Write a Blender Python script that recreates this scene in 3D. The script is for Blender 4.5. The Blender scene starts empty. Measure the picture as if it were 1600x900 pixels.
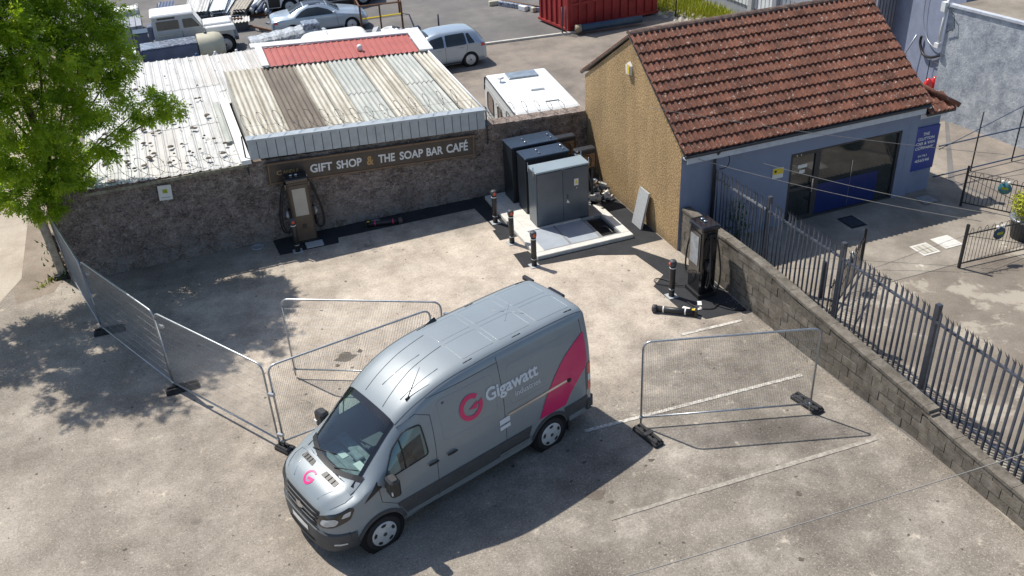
import bpy, bmesh, math, random
import numpy as np
from mathutils import Vector, Matrix
random.seed(7); rng=np.random.default_rng(7)
R=math.radians; PI=math.pi
sc=bpy.context.scene; col=sc.collection
# ---------------------------------------------------------------- camera, sky, sun
cd=bpy.data.cameras.new('camera'); cam=bpy.data.objects.new('camera',cd); col.objects.link(cam); sc.camera=cam
cd.lens=1456.58/1600*36; cd.sensor_width=36; cd.clip_end=2000; cd.clip_start=.1
rt=Vector((0.930416,-0.363453,-0.047192)); up=Vector((0.226108,0.467885,0.854377)); fw=Vector((0.288445,0.805597,-0.517507))
m=Matrix.Identity(4)
for i in range(3): m[i][0]=rt[i]; m[i][1]=up[i]; m[i][2]=-fw[i]
m[0][3],m[1][3],m[2][3]=-11.52,-18.94,12.255
cam.matrix_world=m
w=bpy.data.worlds.new('World'); sc.world=w; w.use_nodes=True
nt=w.node_tree; bg=nt.nodes['Background']; sk=nt.nodes.new('ShaderNodeTexSky'); sk.sky_type='NISHITA'; sk.sun_disc=False
SUN_EL=R(57.6); SUN_AZ=math.atan2(-.534,.845)
sk.sun_elevation=SUN_EL; sk.sun_rotation=SUN_AZ
nt.links.new(sk.outputs[0],bg.inputs[0]); bg.inputs[1].default_value=.122
sl=bpy.data.lights.new('sun','SUN'); so=bpy.data.objects.new('sun',sl); col.objects.link(so)
sl.energy=4.9; sl.angle=R(.53); sl.color=(1,.935,.84)
so.rotation_euler=Vector((.534*math.cos(SUN_EL),-.845*math.cos(SUN_EL),-math.sin(SUN_EL))).to_track_quat('-Z','Y').to_euler()
sc.view_settings.view_transform='Standard'; sc.view_settings.look='None'; sc.view_settings.exposure=0.14; sc.view_settings.gamma=1
# ---------------------------------------------------------------- materials
def newmat(name):
    m=bpy.data.materials.new(name); m.use_nodes=True; n=m.node_tree; b=n.nodes['Principled BSDF']; return m,n,b
def N(n,t,**k):
    o=n.nodes.new('ShaderNode'+t)
    for a,v in k.items():
        if a in ('op','bt'): setattr(o,'operation' if a=='op' else 'blend_type',v)
        elif a=='dt': o.data_type=v
        else:
            o.inputs[a.replace('_',' ')].default_value=v
    return o
def noise(n,co,scale,detail=4,rough=.6):
    t=n.nodes.new('ShaderNodeTexNoise'); t.inputs['Scale'].default_value=scale; t.inputs['Detail'].default_value=detail; t.inputs['Roughness'].default_value=rough
    n.links.new(co,t.inputs['Vector']); return t.outputs[0]
def ramp(n,src,stops,interp='LINEAR'):
    r=n.nodes.new('ShaderNodeValToRGB'); r.color_ramp.interpolation=interp
    e=r.color_ramp.elements
    while len(e)<len(stops): e.new(.5)
    for i,(p,c) in enumerate(stops):
        e[i].position=p; e[i].color=(*c,1) if len(c)==3 else c
    n.links.new(src,r.inputs[0]); return r.outputs[0]
def mixc(n,f,a,b,bt='MIX'):
    x=n.nodes.new('ShaderNodeMix'); x.data_type='RGBA'; x.blend_type=bt
    for s,v in ((x.inputs[0],f),(x.inputs[6],a),(x.inputs[7],b)):
        if hasattr(v,'links'): n.links.new(v,s)
        elif isinstance(v,tuple): s.default_value=(*v,1)
        else: s.default_value=v
    return x.outputs[2]
def g3(v): return (v,v,v)
def pos(n): return n.nodes.new('ShaderNodeNewGeometry').outputs['Position']
def objco(n): return n.nodes.new('ShaderNodeTexCoord').outputs['Object']
def bump(n,b,src,strength,dist=.02):
    bp=n.nodes.new('ShaderNodeBump'); bp.inputs['Strength'].default_value=strength; bp.inputs['Distance'].default_value=dist
    n.links.new(src,bp.inputs['Height']); n.links.new(bp.outputs[0],b.inputs['Normal'])
def simple(name,c,rough=.6,metal=0,var=.12,scale=6,bmp=0,coat=0,spec=None,wear=None,co='pos'):
    m,n,b=newmat(name); b.inputs['Roughness'].default_value=rough; b.inputs['Metallic'].default_value=metal
    if coat: b.inputs['Coat Weight'].default_value=coat; b.inputs['Coat Roughness'].default_value=.05
    P=pos(n) if co=='pos' else objco(n); t=noise(n,P,scale,5)
    f=ramp(n,t,[(.3,g3(1-var)),(.7,g3(1+var))]); 
    # ramp clamps above 1: scale the base instead
    f=ramp(n,t,[(.3,g3(max(0,1-2*var))),(.7,g3(1.))])
    c2=tuple(min(1,x*(1+var*.8)) for x in c)
    o=mixc(n,1.0,c2,f,'MULTIPLY')
    if wear:
        t2=noise(n,P,wear[1],6,.7); o=mixc(n,ramp(n,t2,[(wear[2],g3(0)),(wear[2]+.08,g3(1))]),o,wear[0])
    n.links.new(o,b.inputs['Base Color'])
    if spec is not None: b.inputs['Specular IOR Level'].default_value=spec
    if bmp: bump(n,b,noise(n,P,scale*8,3),bmp,.01)
    return m
M={}
def add(k,*a,**kw): M[k]=simple(k,*a,**kw)
add('galv',(.42,.45,.48),.38,.75,.15,20); add('dark_steel',(.07,.08,.10),.45,.3,.2,8); add('rust',(.16,.08,.045),.9,0,.3,10)
add('paling',(.115,.13,.165),.4,.35,.25,3); add('rubber',(.03,.031,.034),.8,0,.3,14,.3); add('tyre',(.018,.018,.02),.85,0,.2,20)
add('black_plastic',(.022,.023,.026),.45,0,.2,9); add('black_gloss',(.012,.013,.016),.14,0,.2,5,coat=.6); add('grey_plastic',(.06,.066,.073),.55,0,.15,9)
add('van_paint',(.240,.280,.308),.42,.15,.04,1.5,coat=.5); add('pink',(.62,.015,.13),.35,0,.05,2,coat=.4); add('pinkl',(.85,.03,.22),.35,0,.05,2)
add('white_decal',(.62,.68,.74),.4,0,.02,2); add('silver_wheel',(.55,.57,.58),.4,.2,.12,10); add('seam',(.05,.06,.07),.6)
add('white_paint',(.78,.79,.79),.35,0,.05,2,coat=.3); add('silver_paint',(.46,.51,.58),.3,.4,.04,2,coat=.6); add('blue_silver',(.40,.48,.56),.28,.4,.04,2,coat=.6)
add('jeep_grey',(.42,.43,.43),.5,0,.08,3); add('cream',(.50,.48,.37),.6,0,.12,2); add('slate_blue',(.10,.13,.21),.6,0,.2,2)
add('chrome',(.6,.62,.65),.15,1,.05,8); add('headlight',(.45,.5,.55),.08,.3,.15,14,coat=1); add('red_light',(.55,.015,.012),.2,0,.1,10,coat=.8); add('amber',(.8,.28,.02),.3)
add('cab_dark',(.02,.026,.034),.35,.15,.15,5); add('cab_grey',(.10,.122,.148),.27,.2,.08,3); add('cab_top',(.28,.345,.38),.4,.15,.06,3); add('cab_blue',(.032,.052,.085),.4,.15,.15,4)
add('yellow',(.75,.55,.03),.5,0,.08,8); add('paper',(.72,.72,.68),.7,0,.06,10); add('orange_red',(.65,.09,.04),.5,0,.1,10)
add('wood',(.26,.15,.075),.8,0,.3,12); add('timber_grey',(.40,.37,.32),.85,0,.25,8,wear=((.2,.17,.13),14,.56)); add('trunk',(.17,.13,.095),.95,0,.4,14,.6)
add('blue_wall',(.215,.255,.355),.85,0,.06,2.2,.15,wear=((.15,.19,.29),3,.62)); add('fascia_white',(.52,.56,.62),.6,0,.12,5); add('gutter',(.035,.037,.042),.5)
add('blue_sign',(.008,.045,.27),.35,0,.06,3); add('blue_vinyl',(.010,.026,.13),.3,0,.08,3); add('glassdark',(.025,.032,.034),.05,0,.2,2,spec=.8)
add('sign_brown',(.062,.048,.040),.4,0,.18,4); add('sign_frame',(.20,.125,.075),.5,0,.2,7); add('gold',(.45,.27,.10),.45); add('letter_white',(.72,.74,.74),.5,0,.1,12)
add('skip_red',(.30,.022,.022),.6,0,.2,1.6,wear=((.40,.28,.24),5,.66)); add('mortar',(.16,.15,.135),.95,0,.25,12,.5)
add('cone_orange',(.85,.12,.02),.5); add('pipe_blue',(.025,.06,.11),.5,0,.2,4); add('wrap',(.52,.55,.57),.25,0,.35,9); add('tank_wrap',(.28,.33,.42),.3,0,.5,9)
add('wallbox_brown',(.27,.16,.08),.7,0,.3,14); add('concrete_light',(.62,.61,.57),.8,0,.12,5,.2,wear=((.45,.44,.41),9,.6)); add('grc',(.40,.42,.43),.8,0,.1,16,.2)
add('tactile',(.24,.25,.26),.75,0,.15,10); add('bluegrey_wall',(.20,.235,.33),.8,0,.12,2,.2); add('clad_light',(.72,.76,.77),.5,0,.08,3); add('clad_dark',(.30,.32,.36),.5,0,.1,3)
add('gate_black',(.02,.022,.026),.5); add('rail_blue',(.045,.075,.13),.5); add('pot_teal',(.05,.20,.25),.4); add('plastic_blue',(.03,.09,.22),.4); add('green',(.02,.20,.08),.5); add('line_white',(.58,.555,.50),.85,0,.25,14,wear=((.32,.29,.25),13,.50))
add('line_faded',(.39,.36,.315),.9,0,.2,12,wear=((.27,.245,.205),9,.46)); add('kerb',(.55,.54,.50),.85,0,.15,5); add('manhole',(.42,.44,.46),.5,.3,.2,14); add('cable',(.012,.012,.014),.5); add('wire',(.30,.29,.27),.6,.2)
add('seat_grey',(.10,.11,.12),.8); add('dash',(.22,.25,.255),.7,0,.25,8); add('tan',(.33,.27,.19),.8); add('razor',(.15,.13,.12),.7,.1,.3,10); add('roof_red',(.42,.115,.10),.55,0,.10,2.5); add('roof_white',(.80,.81,.81),.5,0,.05,2)
add('fascia_metal',(.40,.45,.49),.45,.2,.10,4); add('white_trim',(.70,.72,.73),.5,0,.06,5); add('screen',(.42,.40,.34),.35,0,.08,3); add('char_brown',(.10,.075,.055),.45,0,.12,4); add('caravan',(.74,.77,.77),.4,0,.04,2); add('brown_window',(.14,.085,.075),.15,0,.2,3,coat=.4)
add('green_plant',(.05,.11,.02),.8,0,.4,20); add('yellow_plant',(.42,.45,.03),.8,0,.35,25); add('soil',(.15,.12,.09),1,0,.4,12,.5)

def windscreen_glass():
    m,n,b=newmat('windscreen_glass'); out=n.nodes['Material Output']
    tr=N(n,'BsdfTransparent'); tr.inputs[0].default_value=(.66,.80,.79,1); gl=N(n,'BsdfGlossy'); gl.inputs['Roughness'].default_value=.04; gl.inputs[0].default_value=(.9,.95,1,1)
    lw=n.nodes.new('ShaderNodeLayerWeight'); lw.inputs[0].default_value=.5; fr=ramp(n,lw.outputs['Facing'],[(0,g3(.06)),(.5,g3(.14)),(.8,g3(.40)),(1,g3(1))]); mx=N(n,'MixShader'); n.links.new(fr,mx.inputs[0]); n.links.new(tr.outputs[0],mx.inputs[1]); n.links.new(gl.outputs[0],mx.inputs[2]); n.links.new(mx.outputs[0],out.inputs[0]); return m
M['glass']=windscreen_glass()

def carpark_mat():
    m,n,b=newmat('weathered_concrete_surface'); P=pos(n); b.inputs['Roughness'].default_value=.9; b.inputs['Specular IOR Level'].default_value=.25
    sep=N(n,'SeparateXYZ'); n.links.new(P,sep.inputs[0])
    # bright worn concrete around the middle bay, greyer tarmac towards the front corners
    def mth(op,a,b2):
        o=n.nodes.new('ShaderNodeMath'); o.operation=op
        for s,v in ((o.inputs[0],a),(o.inputs[1],b2)):
            if hasattr(v,'links'): n.links.new(v,s)
            else: s.default_value=v
        return o.outputs[0]
    dx=mth('MULTIPLY',mth('ADD',sep.outputs[0],6.0),.165); dy=mth('MULTIPLY',mth('ADD',sep.outputs[1],-.2),.22)
    d=mth('SQRT',mth('ADD',mth('MULTIPLY',dx,dx),mth('MULTIPLY',dy,dy)),0)
    big=noise(n,P,.45,5,.65); d2=mth('ADD',d,mth('MULTIPLY',mth('SUBTRACT',big,.5),1.6))
    conc=ramp(n,noise(n,P,1.6,8,.7),[(.30,(.40,.34,.28)),(.5,(.54,.47,.39)),(.68,(.66,.585,.49))])
    tar=ramp(n,noise(n,P,.8,8,.72),[(.30,(.165,.145,.122)),(.47,(.25,.222,.187)),(.58,(.325,.292,.248)),(.70,(.47,.425,.365))])
    left=ramp(n,noise(n,P,.7,8,.75),[(.32,(.225,.197,.163)),(.5,(.315,.277,.232)),(.66,(.43,.385,.325))])
    tl=mixc(n,ramp(n,mth('ADD',mth('MULTIPLY',sep.outputs[0],-.12),mth('MULTIPLY',big,.3)),[(1.0,g3(0)),(1.3,g3(1))]),tar,left)
    # ramp input clamps at 1, so remap the blend to 0..1 first
    bl=mth('MULTIPLY',mth('SUBTRACT',mth('ADD',mth('MULTIPLY',sep.outputs[0],-1.0),mth('MULTIPLY',big,4)),9.0),.25)
    tl=mixc(n,bl,tar,left); tl_n=tl.node; tl_n.clamp_factor=True
    base=mixc(n,ramp(n,mth('MULTIPLY',d2,.5),[(.40,g3(0)),(.60,g3(1))]),conc,tl)
    gr=noise(n,P,22,4,.9); base=mixc(n,.60,base,ramp(n,gr,[(.36,g3(.45)),(.48,g3(.90)),(.60,g3(1))]),'MULTIPLY')
    gr2=noise(n,P,17,3,.8); base=mixc(n,.45,base,ramp(n,gr2,[(.34,g3(.5)),(.48,g3(1))]),'MULTIPLY')
    lg=noise(n,P,27,2,.9); base=mixc(n,ramp(n,lg,[(.57,g3(0)),(.66,g3(.35))]),base,(.72,.66,.58))
    # pale worn scabs, dark oil spots and long joints
    sc_=noise(n,P,2.4,7,.75); base=mixc(n,ramp(n,sc_,[(.61,g3(0)),(.69,g3(.65))]),base,(.62,.555,.45))
    oil=noise(n,P,1.1,3,.5); base=mixc(n,ramp(n,oil,[(.70,g3(0)),(.78,g3(.7))]),base,(.13,.115,.10))
    dsp=noise(n,P,7,1,.4); base=mixc(n,ramp(n,dsp,[(.74,g3(0)),(.765,g3(.8))]),base,(.07,.062,.055))
    # damp tyre-worn strip along the wall foot and grime
    gr3=noise(n,P,.30,6,.7); base=mixc(n,.75,base,ramp(n,gr3,[(.36,g3(.62)),(.55,g3(1))]),'MULTIPLY')
    vo=n.nodes.new('ShaderNodeTexVoronoi'); vo.feature='DISTANCE_TO_EDGE'; vo.inputs['Scale'].default_value=.33
    wv=n.nodes.new('ShaderNodeVectorMath'); wv.operation='ADD'; nz=n.nodes.new('ShaderNodeTexNoise'); nz.inputs['Scale'].default_value=1.4; nz.inputs['Detail'].default_value=5; n.links.new(P,nz.inputs['Vector'])
    n.links.new(P,wv.inputs[0]); n.links.new(nz.outputs['Color'],wv.inputs[1]); n.links.new(wv.outputs[0],vo.inputs['Vector'])
    base=mixc(n,ramp(n,vo.outputs['Distance'],[(.0,g3(.22)),(.004,g3(0))]),base,(.16,.14,.12))
    n.links.new(base,b.inputs['Base Color']); bump(n,b,gr,.35,.012); return m
M['carpark']=carpark_mat()
def ground_mat(name,stops,sc1=.5,gr=40,fine=.5,spots=None,cracks=False):
    m,n,b=newmat(name); P=pos(n); b.inputs['Roughness'].default_value=.92; b.inputs['Specular IOR Level'].default_value=.2
    base=ramp(n,noise(n,P,sc1,8,.7),stops); g=noise(n,P,gr,2,.8)
    base=mixc(n,fine,base,ramp(n,g,[(.3,g3(.45)),(.55,g3(1))]),'MULTIPLY')
    if spots: base=mixc(n,ramp(n,noise(n,P,spots[1],6,.7),[(spots[2],g3(0)),(spots[2]+.05,g3(.85))]),base,spots[0])
    n.links.new(base,b.inputs['Base Color']); bump(n,b,g,.4,.012); return m
M['asphalt']=ground_mat('grey_asphalt',[(.3,(.12,.12,.12)),(.5,(.17,.165,.16)),(.7,(.24,.23,.22))],.35)
M['yard_near']=ground_mat('dusty_yard_surface',[(.3,(.15,.135,.12)),(.5,(.25,.22,.19)),(.7,(.34,.29,.24))],.5)
M['tarmac']=ground_mat('fresh_black_tarmac',[(.3,(.028,.03,.034)),(.6,(.045,.047,.052)),(.8,(.075,.075,.08))],1.2,60,.6)
M['path']=ground_mat('pale_worn_path',[(.3,(.33,.28,.22)),(.5,(.44,.385,.315)),(.7,(.50,.45,.37))],.6,30,.4)
M['verge']=ground_mat('dusty_verge',[(.3,(.20,.165,.13)),(.5,(.27,.225,.18)),(.7,(.35,.30,.24))],.9,30,.5)
M['slab']=ground_mat('forecourt_concrete',[(.28,(.17,.15,.125)),(.5,(.28,.25,.21)),(.62,(.36,.325,.275)),(.75,(.50,.46,.40))],.55,45,.45,((.56,.52,.44),1.1,.64))
M['slab_dark']=ground_mat('forecourt_old_concrete',[(.3,(.16,.135,.11)),(.5,(.23,.20,.165)),(.7,(.31,.27,.225))],.6,40,.5,((.38,.345,.285),.62,.53))
def gable_mat():
    m,n,b=newmat('tan_pebbledash'); P=pos(n); b.inputs['Roughness'].default_value=.95
    t=noise(n,P,23,3,.9); c=ramp(n,t,[(.36,(.14,.080,.034)),(.47,(.37,.242,.11)),(.54,(.53,.365,.18)),(.64,(.70,.545,.33))])
    c=mixc(n,.7,c,ramp(n,noise(n,P,.8,6,.7),[(.3,g3(.62)),(.6,g3(1))]),'MULTIPLY')
    mp=n.nodes.new('ShaderNodeMapping'); mp.inputs['Scale'].default_value=(1,2.6,.22); n.links.new(P,mp.inputs[0]); c=mixc(n,.30,c,ramp(n,noise(n,mp.outputs[0],1.1,4,.6),[(.36,g3(.58)),(.56,g3(1))]),'MULTIPLY')
    sp=N(n,'SeparateXYZ'); n.links.new(P,sp.inputs[0]); c=mixc(n,ramp(n,sp.outputs[2],[(.0,g3(.55)),(.35,g3(0))]),c,(.16,.125,.085))
    n.links.new(c,b.inputs['Base Color']); bump(n,b,t,.8,.02); return m
M['pebble']=gable_mat()
def wall_mat():
    m,n,b=newmat('old_roughcast_rubble'); P=pos(n); b.inputs['Roughness'].default_value=.97
    t=noise(n,P,5.5,10,.82); c=ramp(n,t,[(.34,(.10,.083,.074)),(.45,(.245,.195,.168)),(.55,(.35,.29,.255)),(.68,(.60,.54,.49))])
    s=noise(n,P,15,6,.85); c=mixc(n,ramp(n,s,[(.57,g3(0)),(.63,g3(.8))]),c,(.46,.40,.36)); c=mixc(n,.75,c,ramp(n,noise(n,P,.9,5,.7),[(.35,g3(.5)),(.55,g3(1))]),'MULTIPLY')
    vo=n.nodes.new('ShaderNodeTexVoronoi'); vo.inputs['Scale'].default_value=7.5; vo.inputs['Randomness'].default_value=1; mpv=n.nodes.new('ShaderNodeMapping'); mpv.inputs['Scale'].default_value=(1,1,1.7); n.links.new(P,mpv.inputs[0]); n.links.new(mpv.outputs[0],vo.inputs['Vector'])
    sv=N(n,'SeparateColor'); n.links.new(vo.outputs['Color'],sv.inputs[0])
    st=mixc(n,1.0,ramp(n,sv.outputs[0],[(.50,g3(0)),(.56,g3(1))]),ramp(n,vo.outputs['Distance'],[(.30,g3(1)),(.48,g3(0))]),'MULTIPLY')
    st=mixc(n,1.0,st,ramp(n,noise(n,P,1.1,5,.7),[(.46,g3(0)),(.66,g3(.7))]),'MULTIPLY')
    fl=noise(n,P,24,3,.75); c=mixc(n,.85,c,ramp(n,fl,[(.34,g3(.35)),(.52,g3(1))]),'MULTIPLY'); c=mixc(n,ramp(n,fl,[(.60,g3(0)),(.68,g3(.75))]),c,(.52,.46,.41))
    c=mixc(n,st,c,ramp(n,sv.outputs[1],[(0,(.24,.20,.17)),(.6,(.36,.31,.27)),(1,(.56,.52,.47))]))
    sep=N(n,'SeparateXYZ'); n.links.new(P,sep.inputs[0])
    s2=noise(n,P,2.2,7,.75); lo=ramp(n,sep.outputs[2],[(.25,g3(1)),(.95,g3(0))])
    f=mixc(n,1.0,ramp(n,s2,[(.44,g3(0)),(.58,g3(.75))]),lo,'MULTIPLY'); c=mixc(n,f,c,(.30,.285,.265))
    n.links.new(c,b.inputs['Base Color']); bump(n,b,t,1.0,.06); return m
M['rubble']=wall_mat()
def render_mat():
    m,n,b=newmat('weathered_white_render'); P=pos(n); b.inputs['Roughness'].default_value=.95
    t=noise(n,P,1.8,9,.82); c=ramp(n,t,[(.34,(.22,.25,.30)),(.48,(.40,.44,.49)),(.6,(.58,.62,.65))]); f=noise(n,P,14,5,.8)
    c=mixc(n,.6,c,ramp(n,f,[(.3,g3(.6)),(.6,g3(1))]),'MULTIPLY'); n.links.new(c,b.inputs['Base Color']); bump(n,b,f,.7,.03); return m
M['render']=render_mat()
def block_mat():
    m,n,b=newmat('mossy_concrete_block'); P=pos(n); b.inputs['Roughness'].default_value=.95
    oi=n.nodes.new('ShaderNodeObjectInfo').outputs['Random']
    c=ramp(n,noise(n,P,3.5,8,.75),[(.3,(.085,.075,.06)),(.48,(.18,.16,.13)),(.62,(.26,.235,.20)),(.75,(.40,.37,.32))])
    c=mixc(n,1.0,c,ramp(n,oi,[(0,g3(.70)),(1,g3(1))]),'MULTIPLY'); s=noise(n,P,30,4,.8); c=mixc(n,.5,c,ramp(n,s,[(.3,g3(.5)),(.55,g3(1))]),'MULTIPLY')
    n.links.new(c,b.inputs['Base Color']); bump(n,b,s,.6,.02); return m
M['block']=block_mat()
def tile_mat():
    m,n,b=newmat('lichen_spotted_clay_tile'); P=pos(n); b.inputs['Roughness'].default_value=.85
    oi=n.nodes.new('ShaderNodeObjectInfo').outputs['Random']; c=ramp(n,oi,[(0,(.145,.056,.035)),(.5,(.188,.073,.045)),(1,(.222,.088,.055))])
    c=mixc(n,.8,c,ramp(n,noise(n,P,2.5,6,.7),[(.34,g3(.42)),(.6,g3(1))]),'MULTIPLY')
    c=mixc(n,ramp(n,noise(n,P,11,4,.7),[(.60,g3(0)),(.66,g3(.85))]),c,(.45,.39,.35)); c=mixc(n,ramp(n,noise(n,P,8,3,.6),[(.68,g3(0)),(.74,g3(.6))]),c,(.07,.05,.045))
    c=mixc(n,ramp(n,noise(n,P,19,5,.8),[(.60,g3(0)),(.67,g3(.8))]),c,(.50,.44,.40)); n.links.new(c,b.inputs['Base Color']); bump(n,b,noise(n,P,40,3),.4,.01); return m
M['tile']=tile_mat()
def sheet_mat(name,stops,stain=None,scale=(1.6,.22,1),spots=None,pitch=.152,dirt=.5,narrow=0):
    m,n,b=newmat(name); b.inputs['Roughness'].default_value=.75
    mp=n.nodes.new('ShaderNodeMapping'); mp.inputs['Scale'].default_value=scale; n.links.new(pos(n),mp.inputs[0])
    c=ramp(n,noise(n,mp.outputs[0],2.2,7,.7),stops)
    c=mixc(n,.5,c,ramp(n,noise(n,pos(n),25,4,.8),[(.3,g3(.6)),(.55,g3(1))]),'MULTIPLY')
    sx=N(n,'SeparateXYZ'); n.links.new(objco(n),sx.inputs[0]); wv=n.nodes.new('ShaderNodeMath'); wv.operation='MULTIPLY'; wv.inputs[1].default_value=2*PI/pitch; n.links.new(sx.outputs[0],wv.inputs[0])
    cs=n.nodes.new('ShaderNodeMath'); cs.operation='COSINE'; n.links.new(wv.outputs[0],cs.inputs[0]); cl=n.nodes.new('ShaderNodeMapRange'); n.links.new(cs.outputs[0],cl.inputs[0]); cl.inputs[1].default_value=-1; cl.inputs[2].default_value=0 if not narrow else narrow
    dn=mixc(n,1.0,ramp(n,cl.outputs[0],[(.0,g3(dirt)),(1.0,g3(0))]),ramp(n,noise(n,pos(n),2.5,5,.7),[(.3,g3(.5)),(.6,g3(1))]),'MULTIPLY'); c=mixc(n,dn,c,(.13,.115,.085))
    if spots: c=mixc(n,ramp(n,noise(n,pos(n),spots[1],3,.5),[(spots[2],g3(0)),(spots[2]+.02,g3(.9))]),c,spots[0])
    n.links.new(c,b.inputs['Base Color']); return m
M['sheet_cream']=sheet_mat('lichen_stained_cream_sheet',[(.3,(.33,.305,.24)),(.5,(.52,.50,.43)),(.7,(.68,.665,.60))],dirt=.75)
M['sheet_brown']=sheet_mat('dark_stained_sheet',[(.3,(.09,.075,.06)),(.5,(.155,.13,.105)),(.7,(.27,.235,.195))],dirt=.6)
M['sheet_clear']=sheet_mat('clouded_translucent_sheet',[(.3,(.30,.33,.31)),(.5,(.42,.45,.43)),(.7,(.56,.58,.54))])
M['sheet_white']=sheet_mat('chalky_white_sheet',[(.3,(.42,.42,.41)),(.5,(.56,.57,.565)),(.7,(.65,.66,.66))],spots=((.13,.12,.09),3.4,.68),pitch=.25,dirt=.7,narrow=-.93)
M['sheet_grey']=sheet_mat('dull_grey_sheet',[(.3,(.42,.41,.39)),(.5,(.54,.53,.51)),(.7,(.62,.61,.59))],pitch=.25,dirt=.6,narrow=-.93)
M['sheet_trail']=sheet_mat('moss_trail_sheet',[(.3,(.14,.13,.09)),(.55,(.28,.26,.19)),(.8,(.4,.38,.3))])
def leaf_mat():
    m,n,b=newmat('ash_leaf'); P=pos(n)
    c=ramp(n,noise(n,P,1.3,4,.7),[(.3,(.14,.26,.015)),(.5,(.32,.49,.03)),(.7,(.58,.70,.07))])
    g=n.nodes.new('ShaderNodeNewGeometry'); c=mixc(n,.6,c,ramp(n,noise(n,P,9,2),[(.3,g3(.6)),(.6,g3(1))]),'MULTIPLY')
    b.inputs['Roughness'].default_value=.5; n.links.new(c,b.inputs['Base Color']); tl=N(n,'BsdfTranslucent'); n.links.new(mixc(n,1.0,c,(1.0,1.0,.5),'MULTIPLY'),tl.inputs[0])
    mx=N(n,'MixShader'); mx.inputs[0].default_value=.56; n.links.new(b.outputs[0],mx.inputs[1]); n.links.new(tl.outputs[0],mx.inputs[2]); n.links.new(mx.outputs[0],n.nodes['Material Output'].inputs[0]); return m
M['leaf']=leaf_mat()
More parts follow.
